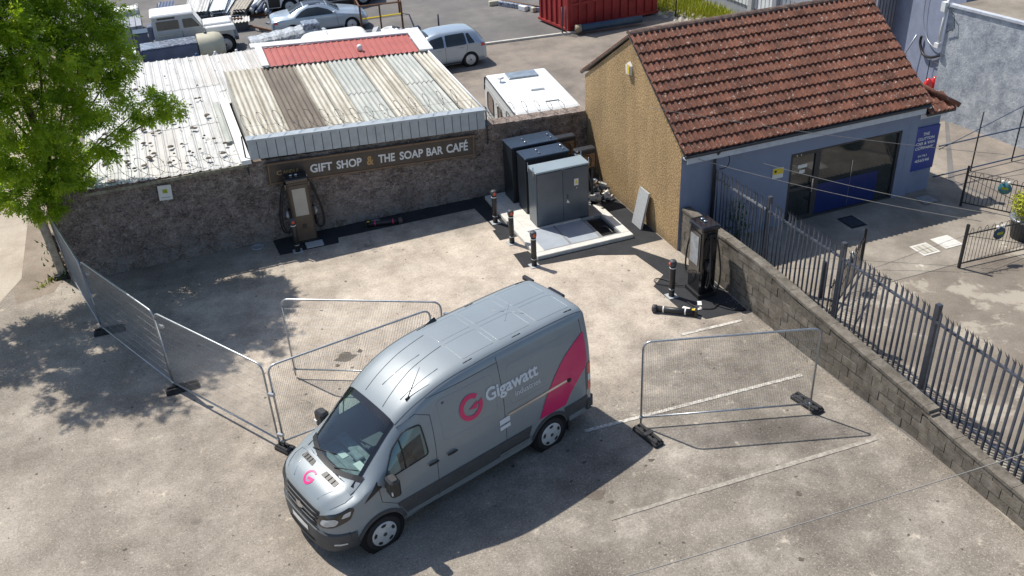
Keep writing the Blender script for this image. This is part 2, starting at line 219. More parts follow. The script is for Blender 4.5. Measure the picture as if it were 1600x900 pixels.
# ---------------------------------------------------------------- geometry helpers
def tag(o,label=None,cat=None,group=None,kind=None):
    if label: o['label']=label
    if cat: o['category']=cat
    if group: o['group']=group
    if kind: o['kind']=kind
    return o
def thing(name,label,cat,loc=(0,0,0),rz=0,group=None):
    o=bpy.data.objects.new(name,None); col.objects.link(o); o.location=loc; o.rotation_euler=(0,0,rz); o.empty_display_size=.2
    return tag(o,label,cat,group)
def mk(name,verts,faces,mat,parent=None,smooth=False):
    me=bpy.data.meshes.new(name); me.from_pydata([tuple(map(float,v)) for v in verts],[],[tuple(f) for f in faces])
    me.materials.append(M[mat] if isinstance(mat,str) else mat)
    if smooth: me.polygons.foreach_set('use_smooth',[True]*len(me.polygons))
    me.update(); o=bpy.data.objects.new(name,me); col.objects.link(o)
    if parent: o.parent=parent
    return o
class MB:
    def __init__(s): s.v=[]; s.f=[]; s.sm=[]
    def raw(s,v,f,sm=False):
        b=len(s.v); s.v+= [tuple(x) for x in v]; s.f+=[tuple(b+i for i in q) for q in f]; s.sm+=[sm]*len(f); return s
    def box(s,x0,x1,y0,y1,z0,z1,T=None,b=0):
        if b:
            v=[];
            pts=[(x0+b,y0),(x1-b,y0),(x1,y0+b),(x1,y1-b),(x1-b,y1),(x0+b,y1),(x0,y1-b),(x0,y0+b)]
            cx,cy=(x0+x1)/2,(y0+y1)/2; sx=1-2*b/(x1-x0); sy=1-2*b/(y1-y0)
            ins=[(cx+(x-cx)*sx,cy+(y-cy)*sy) for x,y in pts]
            rings=[[(x,y,z0+b*0) for x,y in pts],[(x,y,z1-b) for x,y in pts],[(x,y,z1) for x,y in ins]]
            v=sum(rings,[]); f=[tuple(range(7,-1,-1)),tuple(range(16,24))]
            for r in range(2):
                for i in range(8): f.append((r*8+i,r*8+(i+1)%8,(r+1)*8+(i+1)%8,(r+1)*8+i))
        else:
            v=[(x,y,z) for z in (z0,z1) for x,y in ((x0,y0),(x1,y0),(x1,y1),(x0,y1))]
            f=[(3,2,1,0),(4,5,6,7),(0,1,5,4),(1,2,6,5),(2,3,7,6),(3,0,4,7)]
        if T is not None: v=[tuple(T@Vector(p)) for p in v]
        return s.raw(v,f)
    def prism(s,poly,z0,z1,T=None):
        n=len(poly); a=sum(poly[i][0]*poly[(i+1)%n][1]-poly[(i+1)%n][0]*poly[i][1] for i in range(n))
        if a<0: poly=poly[::-1]
        v=[(x,y,z0) for x,y in poly]+[(x,y,z1) for x,y in poly]
        f=[tuple(range(n-1,-1,-1)),tuple(range(n,2*n))]+[(i,(i+1)%n,n+(i+1)%n,n+i) for i in range(n)]
        if T is not None: v=[tuple(T@Vector(p)) for p in v]
        return s.raw(v,f)
    def tube(s,path,r,n=6,closed=False,sm=True):
        P=[Vector(p) for p in path]; k=len(P); rs=r if isinstance(r,(list,tuple)) else [r]*k
        v=[];up=None
        for i,p in enumerate(P):
            a=P[(i-1)%k] if (closed or i>0) else p; b=P[(i+1)%k] if (closed or i<k-1) else p
            t=(b-a).normalized() if (b-a).length>1e-9 else Vector((0,0,1))
            if up is None: up=Vector((0,0,1)) if abs(t.z)<.9 else Vector((1,0,0))
            x=t.cross(up); x=x.normalized() if x.length>1e-6 else t.orthogonal().normalized(); y=x.cross(t).normalized(); up=y
            for j in range(n):
                c=2*PI*j/n; v.append(tuple(p+x*math.cos(c)*rs[i]+y*math.sin(c)*rs[i]))
        f=[]
        for i in range(k if closed else k-1):
            for j in range(n):
                a=i*n+j; b=i*n+(j+1)%n; c=((i+1)%k)*n+(j+1)%n; d=((i+1)%k)*n+j; f.append((a,b,c,d))
        if not closed: f+=[tuple(range(n)),tuple(range((k-1)*n+n-1,(k-1)*n-1,-1))]
        return s.raw(v,f,sm)
    def lathe(s,prof,c=(0,0,0),axis='z',n=20,sm=True):
        v=[];k=len(prof)
        for r,h in prof:
            for j in range(n):
                a=2*PI*j/n; x,y=r*math.cos(a),r*math.sin(a)
                p={'z':(x,y,h),'y':(x,h,y),'x':(h,x,y)}[axis]; v.append((p[0]+c[0],p[1]+c[1],p[2]+c[2]))
        f=[]
        for i in range(k-1):
            for j in range(n): f.append((i*n+j,i*n+(j+1)%n,(i+1)*n+(j+1)%n,(i+1)*n+j))
        f+=[tuple(range(n-1,-1,-1)),tuple(range((k-1)*n,k*n))]
        return s.raw(v,f,sm)
    def build(s,name,mat,parent=None):
        o=mk(name,s.v,s.f,mat,parent); o.data.polygons.foreach_set('use_smooth',s.sm)
        bm=bmesh.new(); bm.from_mesh(o.data); bmesh.ops.recalc_face_normals(bm,faces=bm.faces); bm.to_mesh(o.data); bm.free()
        return o
def copy_tree(o,parent=None):
    c=o.copy(); col.objects.link(c); c.parent=parent
    for ch in list(o.children): copy_tree(ch,c)
    return c
def rz(a): return Matrix.Rotation(a,4,'Z')
def TR(x,y,z,a=0): return Matrix.Translation((x,y,z))@rz(a)
def sheet(name,poly,z,mat,kind='structure',parent=None):
    o=mk(name,[(x,y,z) for x,y in poly],[tuple(range(len(poly)))],mat,parent)
    if sum(poly[i][0]*poly[(i+1)%len(poly)][1]-poly[(i+1)%len(poly)][0]*poly[i][1] for i in range(len(poly)))<0: o.data.flip_normals()
    if kind: o['kind']=kind
    return o
FONT=bpy.data.fonts.load('<builtin>') if False else None
def text_mesh(txt,size,bold=0,spacing=1,line=1.0,align='LEFT',sx=1):
    c=bpy.data.curves.new('t','FONT'); c.body=txt; c.size=size; c.offset=bold; c.space_character=spacing; c.space_line=line; c.align_x=align; c.resolution_u=3
    o=bpy.data.objects.new('t',c); col.objects.link(o); dg=bpy.context.evaluated_depsgraph_get(); me=bpy.data.meshes.new_from_object(o.evaluated_get(dg))
    v=[(p.co.x*sx,p.co.y) for p in me.vertices]; f=[tuple(q.vertices) for q in me.polygons]
    bpy.data.objects.remove(o); bpy.data.curves.remove(c); bpy.data.meshes.remove(me); return v,f
def bounds(v): xs=[a for a,b in v]; ys=[b for a,b in v]; return min(xs),max(xs),min(ys),max(ys)
def lettering(name,txt,fn,mat,parent,box=None,**k):
    """flat lettering mapped by fn(x,y); box=(x0,x1,y0,y1) stretches the words to that rectangle"""
    v,f=text_mesh(txt,.2,**k)
    if box:
        a,b,c,d=bounds(v); v=[(box[0]+(x-a)/(b-a)*(box[1]-box[0]),box[2]+(y-c)/(d-c)*(box[3]-box[2])) for x,y in v]
    return mk(name,[fn(x,y) for x,y in v],f,mat,parent)
def along(pts,step):
    out=[]
    for i in range(len(pts)-1):
        a,b=pts[i],pts[i+1]; k=max(1,int(math.dist(a,b)/step))
        for j in range(k): out.append(tuple(a[q]+(b[q]-a[q])*j/k for q in range(len(a))))
    out.append(tuple(pts[-1])); return out
def rounded(poly,r=.05,n=3):
    out=[]; k=len(poly)
    for i in range(k):
        p=Vector(poly[i]); a=Vector(poly[i-1])-p; b=Vector(poly[(i+1)%k])-p; q=min(r,a.length*.45,b.length*.45); A=p+a.normalized()*q; B=p+b.normalized()*q
        for j in range(n+1):
            t=j/n; out.append(tuple(A*(1-t)**2+p*2*t*(1-t)+B*t*t))
    return out
# ---------------------------------------------------------------- setting: ground and sheets
sheet('ground',[(-250,-120),(250,-120),(250,400),(-250,400)],0,'asphalt')
sheet('car_park_surface',[(-60,-60),(.3,-60),(.3,-9.5),(.06,-3.5),(.03,0),(0,5.7),(-15.4,5.7),(-15.6,6.2),(-60,1.0)],.004,'carpark')
sheet('verge',[(-18.2,30),(-15.3,30),(-15.3,6.4),(-15.7,5.2),(-16.6,5.0),(-17.2,9.0)],.006,'verge')
sheet('footpath',[(-20.5,30),(-17.3,30),(-16.6,12.5),(-16.55,6.4),(-17.1,5.0),(-20.5,2.4)],.010,'path')
sheet('side_road',[(-30,60),(-20.5,60),(-17.9,18),(-17.35,12.2),(-19,9),(-30,3)],.016,'asphalt')
sheet('yard_ground',[(-15,16.2),(-3,16.2),(-3,6),(14,6),(14,19.4),(7,20.2),(1.5,20.4),(-15,22)],.004,'yard_near')
sheet('forecourt_slab',[(.3,-60),(60,-60),(60,-3.72),(.3,-3.72)],.004,'slab_dark')
sheet('forecourt_apron',[(.3,-3.70),(8.0,-3.70),(9.4,-1.9),(9.3,.2),(12.6,3.9),(.3,3.9)],.008,'slab')
sheet('forecourt_path',[(9.45,.1),(9.5,-1.7),(8.3,-3.70),(30,-14),(30,3),(13.6,.5),(12.75,3.9)],.012,'yard_near')
mk('kerb',*(lambda b:(b.v,b.f))(MB().box(0,9.2,-.05,.05,0,.05,TR(12.75,3.9,0,R(-78)))),'kerb')['kind']='structure'
# fresh tarmac
def tarm(name,p,z=.009): return sheet(name,p,z,'tarmac')
tarm('tarmac_patch',[(-9.9,5.6),(-9.85,4.55),(-8.2,4.53),(-8.15,4.85),(-4.05,4.85),(-3.95,3.3),(-3.55,3.3),(-3.55,5.62)])
tarm('tarmac_patch',[(-4.05,3.298),(-4.07,2.65),(-3.53,2.65),(-3.53,3.298)])
tarm('tarmac_patch',[(-4.02,1.75),(-4.05,.95),(-3.25,.84),(-2,.70),(-1.1,.28),(-.95,-.95),(-1.45,-1.35),(-1.4,-2.45),(-1.05,-3.2),(.02,-3.3),(.02,-1.0),(-.35,-.5),(-1.0,.72),(-.02,.72),(-.02,5.55),(-3.53,5.55),(-3.53,1.3),(-3.6,1.75)])
# bay lines
def line(a,b,wd=.09,mat='line_white',z=.014):
    A,B=Vector(a),Vector(b); d=(B-A).normalized(); n=Vector((-d.y,d.x))*wd/2; pts=along([tuple(A),tuple(B)],.12); L=[];Rr=[]
    for p in pts: j=random.uniform(-.008,.008); L.append((p[0]+n.x*(1+j*8),p[1]+n.y*(1+j*8),z)); Rr.append((p[0]-n.x*(1-j*9),p[1]-n.y*(1-j*9),z))
    k=len(pts); o=mk('line_marking',L+Rr,[(i,k+i,k+i+1,i+1) for i in range(k-1)],mat); o['kind']='structure'
line((-1.95,-3.52),(-.35,-3.60)); line((-5.4,-5.7),(-.37,-5.95)); line((-.31,-8.25),(-4.27,-8.12),.10,'line_faded'); line((-4.3,-8.11),(-6.0,-8.08),.08,'line_faded')
line((-7.41,3.55),(-7.31,4.77),.09,'line_faded'); line((-9.92,3.6),(-9.91,4.5),.10,'line_faded')
for x,y,r in ((-10.35,5.35,.16),(-6.95,5.28,.17)):
    o=MB().lathe([(r+.03,.0),(r+.03,.016),(r,.022),(r*.9,.022),(r*.85,.016),(.001,.018)],(x,y,0)).build('manhole_cover','manhole'); tag(o,'round grey cover at the wall foot '+('left of the charger' if x<-8 else 'right of the charger near the fallen post'),'manhole cover')
# paved pieces on the forecourt
def cover(x0,x1,y0,y1,label,mat='concrete_light',dark=None,a=0):
    t=thing('access_cover',label,'access cover',((x0+x1)/2,(y0+y1)/2,.009),a)
    w,h=(x1-x0)/2,(y1-y0)/2; MB().box(-w,w,-h,h,0,.012).build('frame',mat,t); MB().box(-w*.8,w*.8,-h*.75,h*.75,.012,.018).build('lid',dark or mat,t)
cover(5.50,6.03,-3.05,-2.5,'pale concrete access cover on the forecourt, the one nearer the palisade','concrete_light','sheet_cream'); cover(6.25,6.82,-3.0,-2.42,'pale concrete access cover on the forecourt, the one nearer the gate')
cover(4.85,5.35,-1.03,-.38,'dark sunken drain cover in the shade before the shop window','tarmac','dark_steel'); cover(7.55,8.15,-.8,-.22,'grey flush cover in the shade beside the blue signboard','slab_dark','tactile')
# ---------------------------------------------------------------- north rubble wall
def nwz(x): return 2.05+(-x)*.038 if x>-3.3 else (2.18+(-x-3.3)*.036)
def rubble_wall():
    t=thing('rubble_wall','long weathered rubble wall with patchy render behind the chargers','wall',(0,0,0))
    b=MB(); xs=np.linspace(-15.25,-.02,170); zs=np.linspace(0,1,16); v=[];f=[]
    for x in xs:
        for z in zs:
            Z=z*nwz(x); d=.03*math.sin(x*5.3+z*9)*math.sin(z*13+x*2.1)+rng.normal(0,.012); v.append((x,5.6-abs(d)*.9-.05*(1-z)**2,Z+(rng.normal(0,.012) if z==1 else 0)))
    k=len(zs)
    for i in range(len(xs)-1):
        for j in range(k-1): f.append((i*k+j,(i+1)*k+j,(i+1)*k+j+1,i*k+j+1))
    b.raw(v,f,True)
    n0=len(v); back=[];
    for x in xs: back.append((x,5.95,nwz(x)+rng.normal(0,.008))); back.append((x,5.95,0))
    b2=MB(); tv=[v[i*k+k-1] for i in range(len(xs))]; vv=tv+[back[2*i] for i in range(len(xs))]+[back[2*i+1] for i in range(len(xs))]; L=len(xs)
    ff=[(i,i+1,L+i+1,L+i) for i in range(L-1)]+[(L+i,L+i+1,2*L+i+1,2*L+i) for i in range(L-1)]
    b.raw(vv,ff); b.raw([(-15.25,5.6,0),(-15.25,5.95,0),(-15.25,5.95,2.55),(-15.25,5.6,2.55)],[(0,1,2,3)]); b.build('wall_core','rubble',t)
    s=MB()
    for i in range(1500):
        x=rng.uniform(-15.2,-.1); q=rng.uniform(0,1)**1.3; z=q*(nwz(x)-.1); a,c,h=rng.uniform(.025,.085),rng.uniform(.012,.03),rng.uniform(.02,.05)
        pts=[(x+a*math.cos(th)*rng.uniform(.8,1.1),z+.04+h*math.sin(th)*rng.uniform(.8,1.1)) for th in [2*PI*k/7 for k in range(7)]]
        y=5.575-.05*(1-q)**2; vv=[(px,y,pz) for px,pz in pts]+[(x+(px-x)*.7,y-c,z+.04+(pz-z-.04)*.7) for px,pz in pts]
        s.raw(vv,[(k,(k+1)%7,7+(k+1)%7,7+k) for k in range(7)]+[tuple(range(7,14))])
    o=s.build('facing_stone','rubble',t); o['kind']='stuff'
    c=MB()
    for i,x in enumerate(np.arange(-3.3,-.3,.46)): c.box(x+.006,x+.454,5.50,5.98,nwz(x+.2),nwz(x+.2)+.07)
    c.build('coping','rubble',t)
rubble_wall()
# rubble stub & stones at the left end, by the tree
t=thing('stone_pier','crumbling stone pier at the tree end of the rubble wall','stone pier',(-15.2,6.3,0))
for i in range(26):
    a=rng.uniform(0,2*PI); r_=rng.uniform(0,.34); z=rng.uniform(0,1.1); s=rng.uniform(.09,.17)
    v=[(r_*math.cos(a)+s*math.cos(th)*rng.uniform(.8,1.2)*(1 if k<6 else .7),r_*math.sin(a)+s*math.sin(th)*(1 if k<6 else .7),z+(0 if k<6 else s*.9)) for k,th in enumerate([2*PI*k/6 for k in range(12)])]
    MB().raw(v,[(k,(k+1)%6,6+(k+1)%6,6+k) for k in range(6)]+[tuple(range(6,12)),tuple(range(5,-1,-1))]).build('stone','block',t)
MB().box(-.16,.2,-.15,.2,0,.8).build('rubble_core','rubble',t)
# sign on the wall
def shop_sign():
    t=thing('shop_sign','long brown cafe and gift shop signboard on the rubble wall','sign',(-9.70,5.47,1.70)); t.rotation_euler=(0,R(2.83),0)
    MB().box(0,6.0,.0,.035,0,.66).build('board','sign_brown',t)
    f=MB(); f.box(0,6.0,-.02,.0,.60,.64).box(0,6.0,-.02,0,.02,.06).box(0.02,.06,-.02,0,.0605,.5995).box(5.94,5.98,-.02,0,.0605,.5995); f.build('frame','sign_frame',t)
    fn=lambda x,y:(x,-.006,y); B=.006
    def wd(s,x0,x1,m='letter_white',h=.25,z=.195,b=B): lettering('lettering',s,fn,m,t,(x0,x1,z,z+h),bold=b)
    wd('C',.24,.38,'gold',.13,.27,.004); wd('ANDLE',.41,.84,'gold',.10,.285,.003)
    wd('GIFT',1.16,1.78); wd('SHOP',1.90,2.62); wd('&',2.76,2.96,'gold',.27,.18); wd('THE',3.10,3.58); wd('SOAP',3.72,4.42); wd('BAR',4.52,5.02); wd('CAFÉ',5.12,5.78,h=.335)
shop_sign()
t=thing('notice','small white notice with a green mark on the rubble wall','notice',(-12.56,5.49,1.86)); t.rotation_euler=(0,R(4),0)
MB().box(0,.34,-.0,.03,0,.42).build('board','paper',t); MB().box(.11,.23,-.004,0,.20,.31).build('print','yellow_plant',t); MB().box(.06,.28,-.004,0,.07,.09).build('print','grc',t)
# ---------------------------------------------------------------- razor wire
def razor(label,pts,r=.24,pitch=.30,posts=()):
    t=thing('razor_wire',label,'razor wire',pts[0]); o=Vector(pts[0]); P=[Vector(p)-o for p in pts]
    L=(P[1]-P[0]).length; n=int(L/pitch); d=(P[1]-P[0])/L; y=Vector((-d.y,d.x,0)).normalized(); b=MB(); path=[]
    for i in range(n*12):
        a=i/12*2*PI; s=i/12*pitch; rr=r*(1+.22*math.sin(i*.037+1.3)); path.append(P[0]+d*s+y*math.cos(a)*rr*.8+Vector((0,0,r+math.sin(a)*rr+.05*math.sin(i*.05)))+d*.24*math.cos(a+.7))
    b.tube(path,.0065,3); b.build('coil','razor',t)
    br=MB()
    for i in range(0,len(path),3):
        p=path[i]; q=.018; br.raw([p+Vector((-q,0,-q)),p+Vector((q,0,q)),p+Vector((q,.004,-q*.3)),p+Vector((-q,.004,q*.3))],[(0,2,1,3)])
    o2=br.build('barb','razor',t); o2['kind']='stuff'
    MB().tube([P[0]+Vector((0,0,r)),P[1]+Vector((0,0,r))],.004,3).build('straining_wire','razor',t)
    for q in posts: MB().tube([Vector(q)-o-Vector((0,0,.5)),Vector(q)-o+Vector((0,0,.62))],.022,6).build('post','dark_steel',t)
razor('razor wire coil along the eave of the white corrugated shed',[(-14.1,5.62,2.55),(-10.25,5.62,2.45)],.25,.42,[(-10.16,5.5,2.6)])
razor('razor wire coil along the eave of the stained cream roof',[(-10.0,5.85,3.06),(-3.5,5.85,2.70)],.27,.42)
razor('razor wire coil on the wall top in front of the caravan',[(-3.2,5.75,2.2),(-.2,5.75,2.05)],.24,.40,[(-3.28,5.48,2.2)])
# ---------------------------------------------------------------- sheds with corrugated roofs
def corr_sheet(wd,length,pitch,amp,rise,name,mat,parent,loc,shape='sine',rows=1,sub=4):
    """one roofing sheet, wd across (x), length up-slope (y)"""
    n=max(2,int(round(wd/pitch*sub))); v=[];f=[]
    ys=np.linspace(0,length,6)
    for y in ys:
        for i in range(n+1):
            x=wd*i/n; ph=(x/pitch)%1
            z=amp*math.cos(2*PI*ph) if shape=='sine' else (amp if ph<.22 else 0)
            v.append((x,y,z+rise*y/length))
    k=n+1
    for j in range(len(ys)-1):
        for i in range(n): f.append((j*k+i,j*k+i+1,(j+1)*k+i+1,(j+1)*k+i))
    o=mk(name,v,f,mat,parent,shape=='sine'); o.location=loc; return o
# centre shed
def centre_shed():
    t=thing('cafe_shed','low shed with stained corrugated roof and grey metal eave over the sign','shed',(-10.0,5.7,0))
    rise=.27; L=5.5
    cols=[(.0,.72,'sheet_cream'),(.72,.42,'sheet_cream'),(1.14,1.02,'sheet_brown'),(2.16,.50,'sheet_cream'),(2.66,.55,'sheet_cream'),(3.21,.95,'sheet_clear'),(4.16,.55,'sheet_cream'),(4.71,.40,'sheet_cream'),(5.11,.95,'sheet_clear'),(6.06,.60,'sheet_cream')]
    for i,(x,wd,mt) in enumerate(cols):
        zl=3.05-.36*(x/6.66); zr=3.05-.36*((x+wd)/6.66)
        two=mt=='sheet_clear'; cut=(.42 if x<4 else .48)*L
        for j in range(2 if two else 1):
            y0,ln_=((0,cut+.1) if j==0 else (cut,L-cut)) if two else (0,L)
            o=corr_sheet(wd+.02,ln_,.152,.034,rise*ln_/L,'roof_sheet',mt,t,(x,y0,zl+rise*y0/L+.014*j+(.005 if i%2 else 0))); o.rotation_euler=(0,math.atan2(.36,6.66),0)
            o.location.x+= j*.0
    # eave flashing and ribbed fascia
    for part,(z0,z1,y0,y1,mat) in dict(eave_flashing=(.0,.06,-.30,.02,'fascia_metal')).items():
        v=[(-.06,y0,3.06+z0),(6.7,y0,2.70+z0),(6.7,y1,2.70+z0),(-.06,y1,3.06+z0),(-.06,y0,3.06+z1),(6.7,y0,2.70+z1),(6.7,y1,2.70+z1),(-.06,y1,3.06+z1)]
        MB().raw(v,[(3,2,1,0),(4,5,6,7),(0,1,5,4),(1,2,6,5),(2,3,7,6),(3,0,4,7)]).build(part,mat,t)
    n=27; wdt=6.72/n
    for i in range(n):
        x0=-.05+i*wdt; x1=x0+wdt*.93; f=lambda x:3.055-.36*((x+.06)/6.76); b=MB(); d=.50
        b.raw([(x0,-.28,f(x0)),(x1,-.28,f(x1)),(x1,-.28,f(x1)-d),(x0,-.28,f(x0)-d),(x0,-.24,f(x0)),(x1,-.24,f(x1)),(x1,-.24,f(x1)-d),(x0,-.24,f(x0)-d)],[(0,1,2,3),(7,6,5,4),(0,4,5,1),(1,5,6,2),(2,6,7,3),(3,7,4,0)]); b.build('fascia_panel','fascia_metal',t)
    b=MB(); v=[(-.04,-.235,3.0),(6.66,-.235,2.64),(6.66,-.235,2.22),(-.04,-.235,2.54),(-.04,-.06,3.0),(6.66,-.06,2.64),(6.66,-.06,2.22),(-.04,-.06,2.54)]
    b.raw(v,[(0,1,2,3),(7,6,5,4),(0,4,5,1),(1,5,6,2),(2,6,7,3),(3,7,4,0)]); b.build('fascia_backing','dark_steel',t)
    b=MB(); b.raw([(.05,.3,0),(6.6,.3,0),(6.5,5.4,0),(.05,5.4,0),(.05,.3,2.9),(6.6,.3,2.55),(6.5,5.4,2.75),(.05,5.4,3.12)],[(3,2,1,0),(4,5,6,7),(0,1,5,4),(1,2,6,5),(2,3,7,6),(3,0,4,7)]); b.build('wall','sheet_grey',t)
    MB().tube([(6.69,-.28,2.74),(6.69,2.7,2.87),(6.69,5.45,3.0)],.04,4).build('verge_flashing','white_trim',t)
    # red lean-to section behind
    zr=lambda x,y:3.285-.055*(x-1.4)+.22*(y-5.35)/1.35
    for i in range(24):
        x=1.45+i*.205; o=corr_sheet(.205,1.4,.205,.03,.22,'red_roof_sheet','roof_red',t,(x,5.35,zr(x,5.35)),'box',sub=8)
    def slab_(nm,x0,x1,y0,y1,dz,h=.05,m_='white_trim'):
        P_=[(x0,y0),(x1,y0),(x1,y1),(x0,y1)]; MB().raw([(x,y,zr(x,y)+dz) for x,y in P_]+[(x,y,zr(x,y)+dz+h) for x,y in P_],[(3,2,1,0),(4,5,6,7),(0,1,5,4),(1,2,6,5),(2,3,7,6),(3,0,4,7)]).build(nm,m_,t)
    slab_('ridge_flashing',1.1,6.42,6.72,7.02,.02); slab_('barge_flashing',6.40,6.86,5.3,7.05,.035); slab_('barge_flashing',1.22,1.44,5.3,6.73,.03)
    MB().box(1.4,6.6,5.5,7.0,0,2.9).build('wall','sheet_grey',t)
    MB().lathe([(.09,0),(.09,.14),(.05,.18)],(4.5,5.85,3.22)).build('vent_pipe','white_trim',t)
centre_shed()
def white_shed():
    t=thing('white_shed','long shed with chalky white corrugated roof beside the tree','shed',(-14.25,5.4,0))
    n=8; wd=4.14/n
    for i in range(n):
        for j in range(3):
            L=3.7; mt='sheet_grey' if (j==0 and i in(3,4)) or (j==2 and i>6) else 'sheet_white'
            o=corr_sheet(wd,L,.25,.028,.0,'roof_sheet',mt,t,(i*wd,j*3.6,2.56-.10*i/n+j*.012+(.004 if i%2 else 0)),'box',sub=8)
    for i in range(8):
        x=4.14+i*.29; corr_sheet(.29,5.6,.145,.02,.0,'roof_sheet','sheet_grey' if i%3 else 'sheet_white',t,(x,5.2,2.47+.006*(i%2)),'box',sub=8)
    MB().box(3.95,4.2,-.12,5.3,2.5,2.62).build('roof_flashing','white_trim',t); MB().box(3.72,3.92,1.6,5.2,2.55,2.585).build('flashing_strip','sheet_clear',t)
    MB().box(.1,4.05,.55,10.7,0,2.42).build('wall','sheet_grey',t); MB().box(4.1,6.4,7.3,10.7,0,2.42).build('wall','sheet_grey',t)
    MB().box(-.02,4.1,-.09,-.06,2.42,2.50).build('eave_trim','sheet_trail',t)
    # roof debris clumps
    for i in range(60):
        x=rng.choice([.6,1.1,1.55,1.9,2.3,2.7,3.1,3.5])+rng.normal(0,.12); y=rng.choice([1.2,1.7,2.2,3.6,5.2,7.5])+rng.normal(0,.4); s=rng.uniform(.03,.10)
        MB().lathe([(s,0),(s*.8,.02),(s*.3,.035)],(x,abs(y),2.60),n=6).build('moss_clump','soil',t)
white_shed()
# ---------------------------------------------------------------- sales building with tiled roof
def sales_building():
    t=thing('sales_building','blue fronted sales building with tan pebbledash gable and red tiled roof','building',(0,0,0))
    L=7.55; D=5.72; ridge=5.12; rx=2.88; eave=2.86; reave=3.3
    # gable walls
    gp=[(0,0),(D,0),(D,reave-.12),(rx,ridge-.14),(0,eave-.14)]
    for nm,x0,x1,mat in (('gable_wall',0,.28,'pebble'),('far_gable_wall',L-.28,L-.002,'blue_wall')):
        v=[(x0,y,z) for y,z in gp]+[(x1,y,z) for y,z in gp]; n=5
        MB().raw(v,[tuple(range(n-1,-1,-1)),tuple(range(n,2*n))]+[(i,(i+1)%n,n+(i+1)%n,n+i) for i in range(n)]).build(nm,mat,t)
    # front wall with openings (door 3.36-4.28, window 4.28-7.03)
    f=MB(); f.box(.28,3.36,0.003,.25,0,eave-.14).box(3.36,7.03,.003,.25,2.10,eave-.14).box(7.03,L-.28,.003,.25,0,eave-.14); f.build('front_wall','blue_wall',t)
    MB().box(0.003,.28,-.003,.003,0,eave-.14).build('corner_render','blue_wall',t)
    MB().box(.28,L-.3,D-.25,D-.002,0,reave-.2).build('rear_wall','pebble',t)
    # interior behind the glass
    MB().box(.3,L-.3,.3,D-.3,.012,.02).build('shop_floor','slab_dark',t)
    MB().box(.4,L-.4,3.2,3.3,.02,2.6).build('inner_wall','tan',t)
    MB().box(5.9,6.9,1.5,2.3,.02,1.05).build('desk','wood',t)
    # window
    wf=MB(); wf.box(4.34,7.03,.04,.12,2.03,2.097).box(4.34,7.03,.04,.12,.003,.07).box(4.28,4.36,.03,.13,.003,2.098).box(6.96,7.028,.03,.13,.0715,2.0285); fo=wf.build('window_frame','gutter',t)
    MB().box(4.36,6.96,.075,.085,.07,2.03).build('pane','glassdark',fo); MB().box(4.37,6.45,.066,.072,.08,.98).build('window_vinyl','blue_vinyl',fo)
    MB().box(5.48,5.495,.06,.066,.08,1.5).build('pane_joint','chrome',fo)
    # door
    d=MB(); d.box(3.37,3.45,.03,.13,.003,2.09).box(4.19,4.279,.03,.13,.003,2.09).box(3.451,4.189,.03,.13,1.98,2.09).box(3.451,4.189,.03,.13,.003,.16).box(3.451,4.189,.035,.125,.95,1.05); do=d.build('door','gutter',t)
    MB().box(3.45,4.19,.07,.08,.16,1.98).build('door_pane','glassdark',do); MB().box(4.12,4.16,-.03,.02,.85,1.25).build('handle','chrome',do)
    MB().box(3.66,3.96,.060,.066,1.60,1.70).build('door_notice','paper',do); MB().box(3.72,3.90,.060,.066,1.44,1.54).build('door_notice','paper',do)
    for x in (3.55,3.68): MB().box(x,x+.03,.02,.03,2.0,2.03).build('door_light','chrome',do)
    # fascia, soffit, gutter, downpipe
    MB().box(.05,L-.02,-.20,-.17,eave-.30,eave-.05).build('fascia_board','fascia_white',t); MB().box(.02,L-.02,-.168,-.0,eave-.20,eave-.16).build('soffit','fascia_white',t)
    g=MB(); g.tube([(-.05,-.255,eave-.075),(L+.05,-.255,eave-.075)],.045,8); g.build('gutter','gutter',t)
    MB().tube([(.94,-.25,eave-.1),(.94,-.07,eave-.35),(.94,-.07,.05)],.038,8).build('downpipe','gutter',t)
    # annex to the right
    MB().box(L,8.36,.06,1.0,0,2.45).build('annex_wall','blue_wall',t); MB().box(L,8.50,-.02,.055,2.32,2.46).build('annex_fascia','fascia_white',t)
    # roof deck
    sl=math.hypot(rx+.19,ridge-eave); ang=math.atan2(ridge-eave,rx+.19)
    def deck(nm,pts,mat='gutter'):
        n=len(pts); v=[tuple(p) for p in pts]+[(p[0],p[1],p[2]-.06) for p in pts]
        return MB().raw(v,[tuple(range(n)),tuple(range(2*n-1,n-1,-1))]+[(i,n+i,n+(i+1)%n,(i+1)%n) for i in range(n)]).build(nm,mat,t)
    roof=deck('roof',[(-.06,-.22,eave-.02),(L+.10,-.22,eave-.02),(L+.10,rx,ridge-.01),(-.06,rx,ridge-.01)])
    rearz=3.25; deck('rear_roof',[(-.06,rx,ridge-.01),(L+.10,rx,ridge-.01),(L+.10,D+.22,rearz),(-.06,D+.22,rearz)],'tile')
    # double roman tile: two rolls
    cw=.325; g=.315; ln=.385; n=12; v=[];f=[]
    for (y,dz) in ((0,0),(ln,0)):
        for i in range(n+1):
            x=cw*i/n*1.02; ph=(i/n*2)%1; z=.05*max(0,math.sin(PI*((ph)/.55))) if ph<.55 else 0
            v.append((x,y,z+.055))
    k=n+1; f=[(i,i+1,k+i+1,k+i) for i in range(n)]
    v+= [(p[0],p[1]+.004,p[2]-.055) for p in v[:k]]; f+=[(i,2*k+i,2*k+i+1,i+1) for i in range(n)]
    tm=bpy.data.meshes.new('roof_tile'); tm.from_pydata(v,[],f); tm.materials.append(M['tile']); 
    ncol=int((L+.16)/cw)+0; nrow=int(round(sl/g)); g=(sl-.02)/nrow
    cells=[(r,c) for r in range(nrow) for c in range(ncol)]
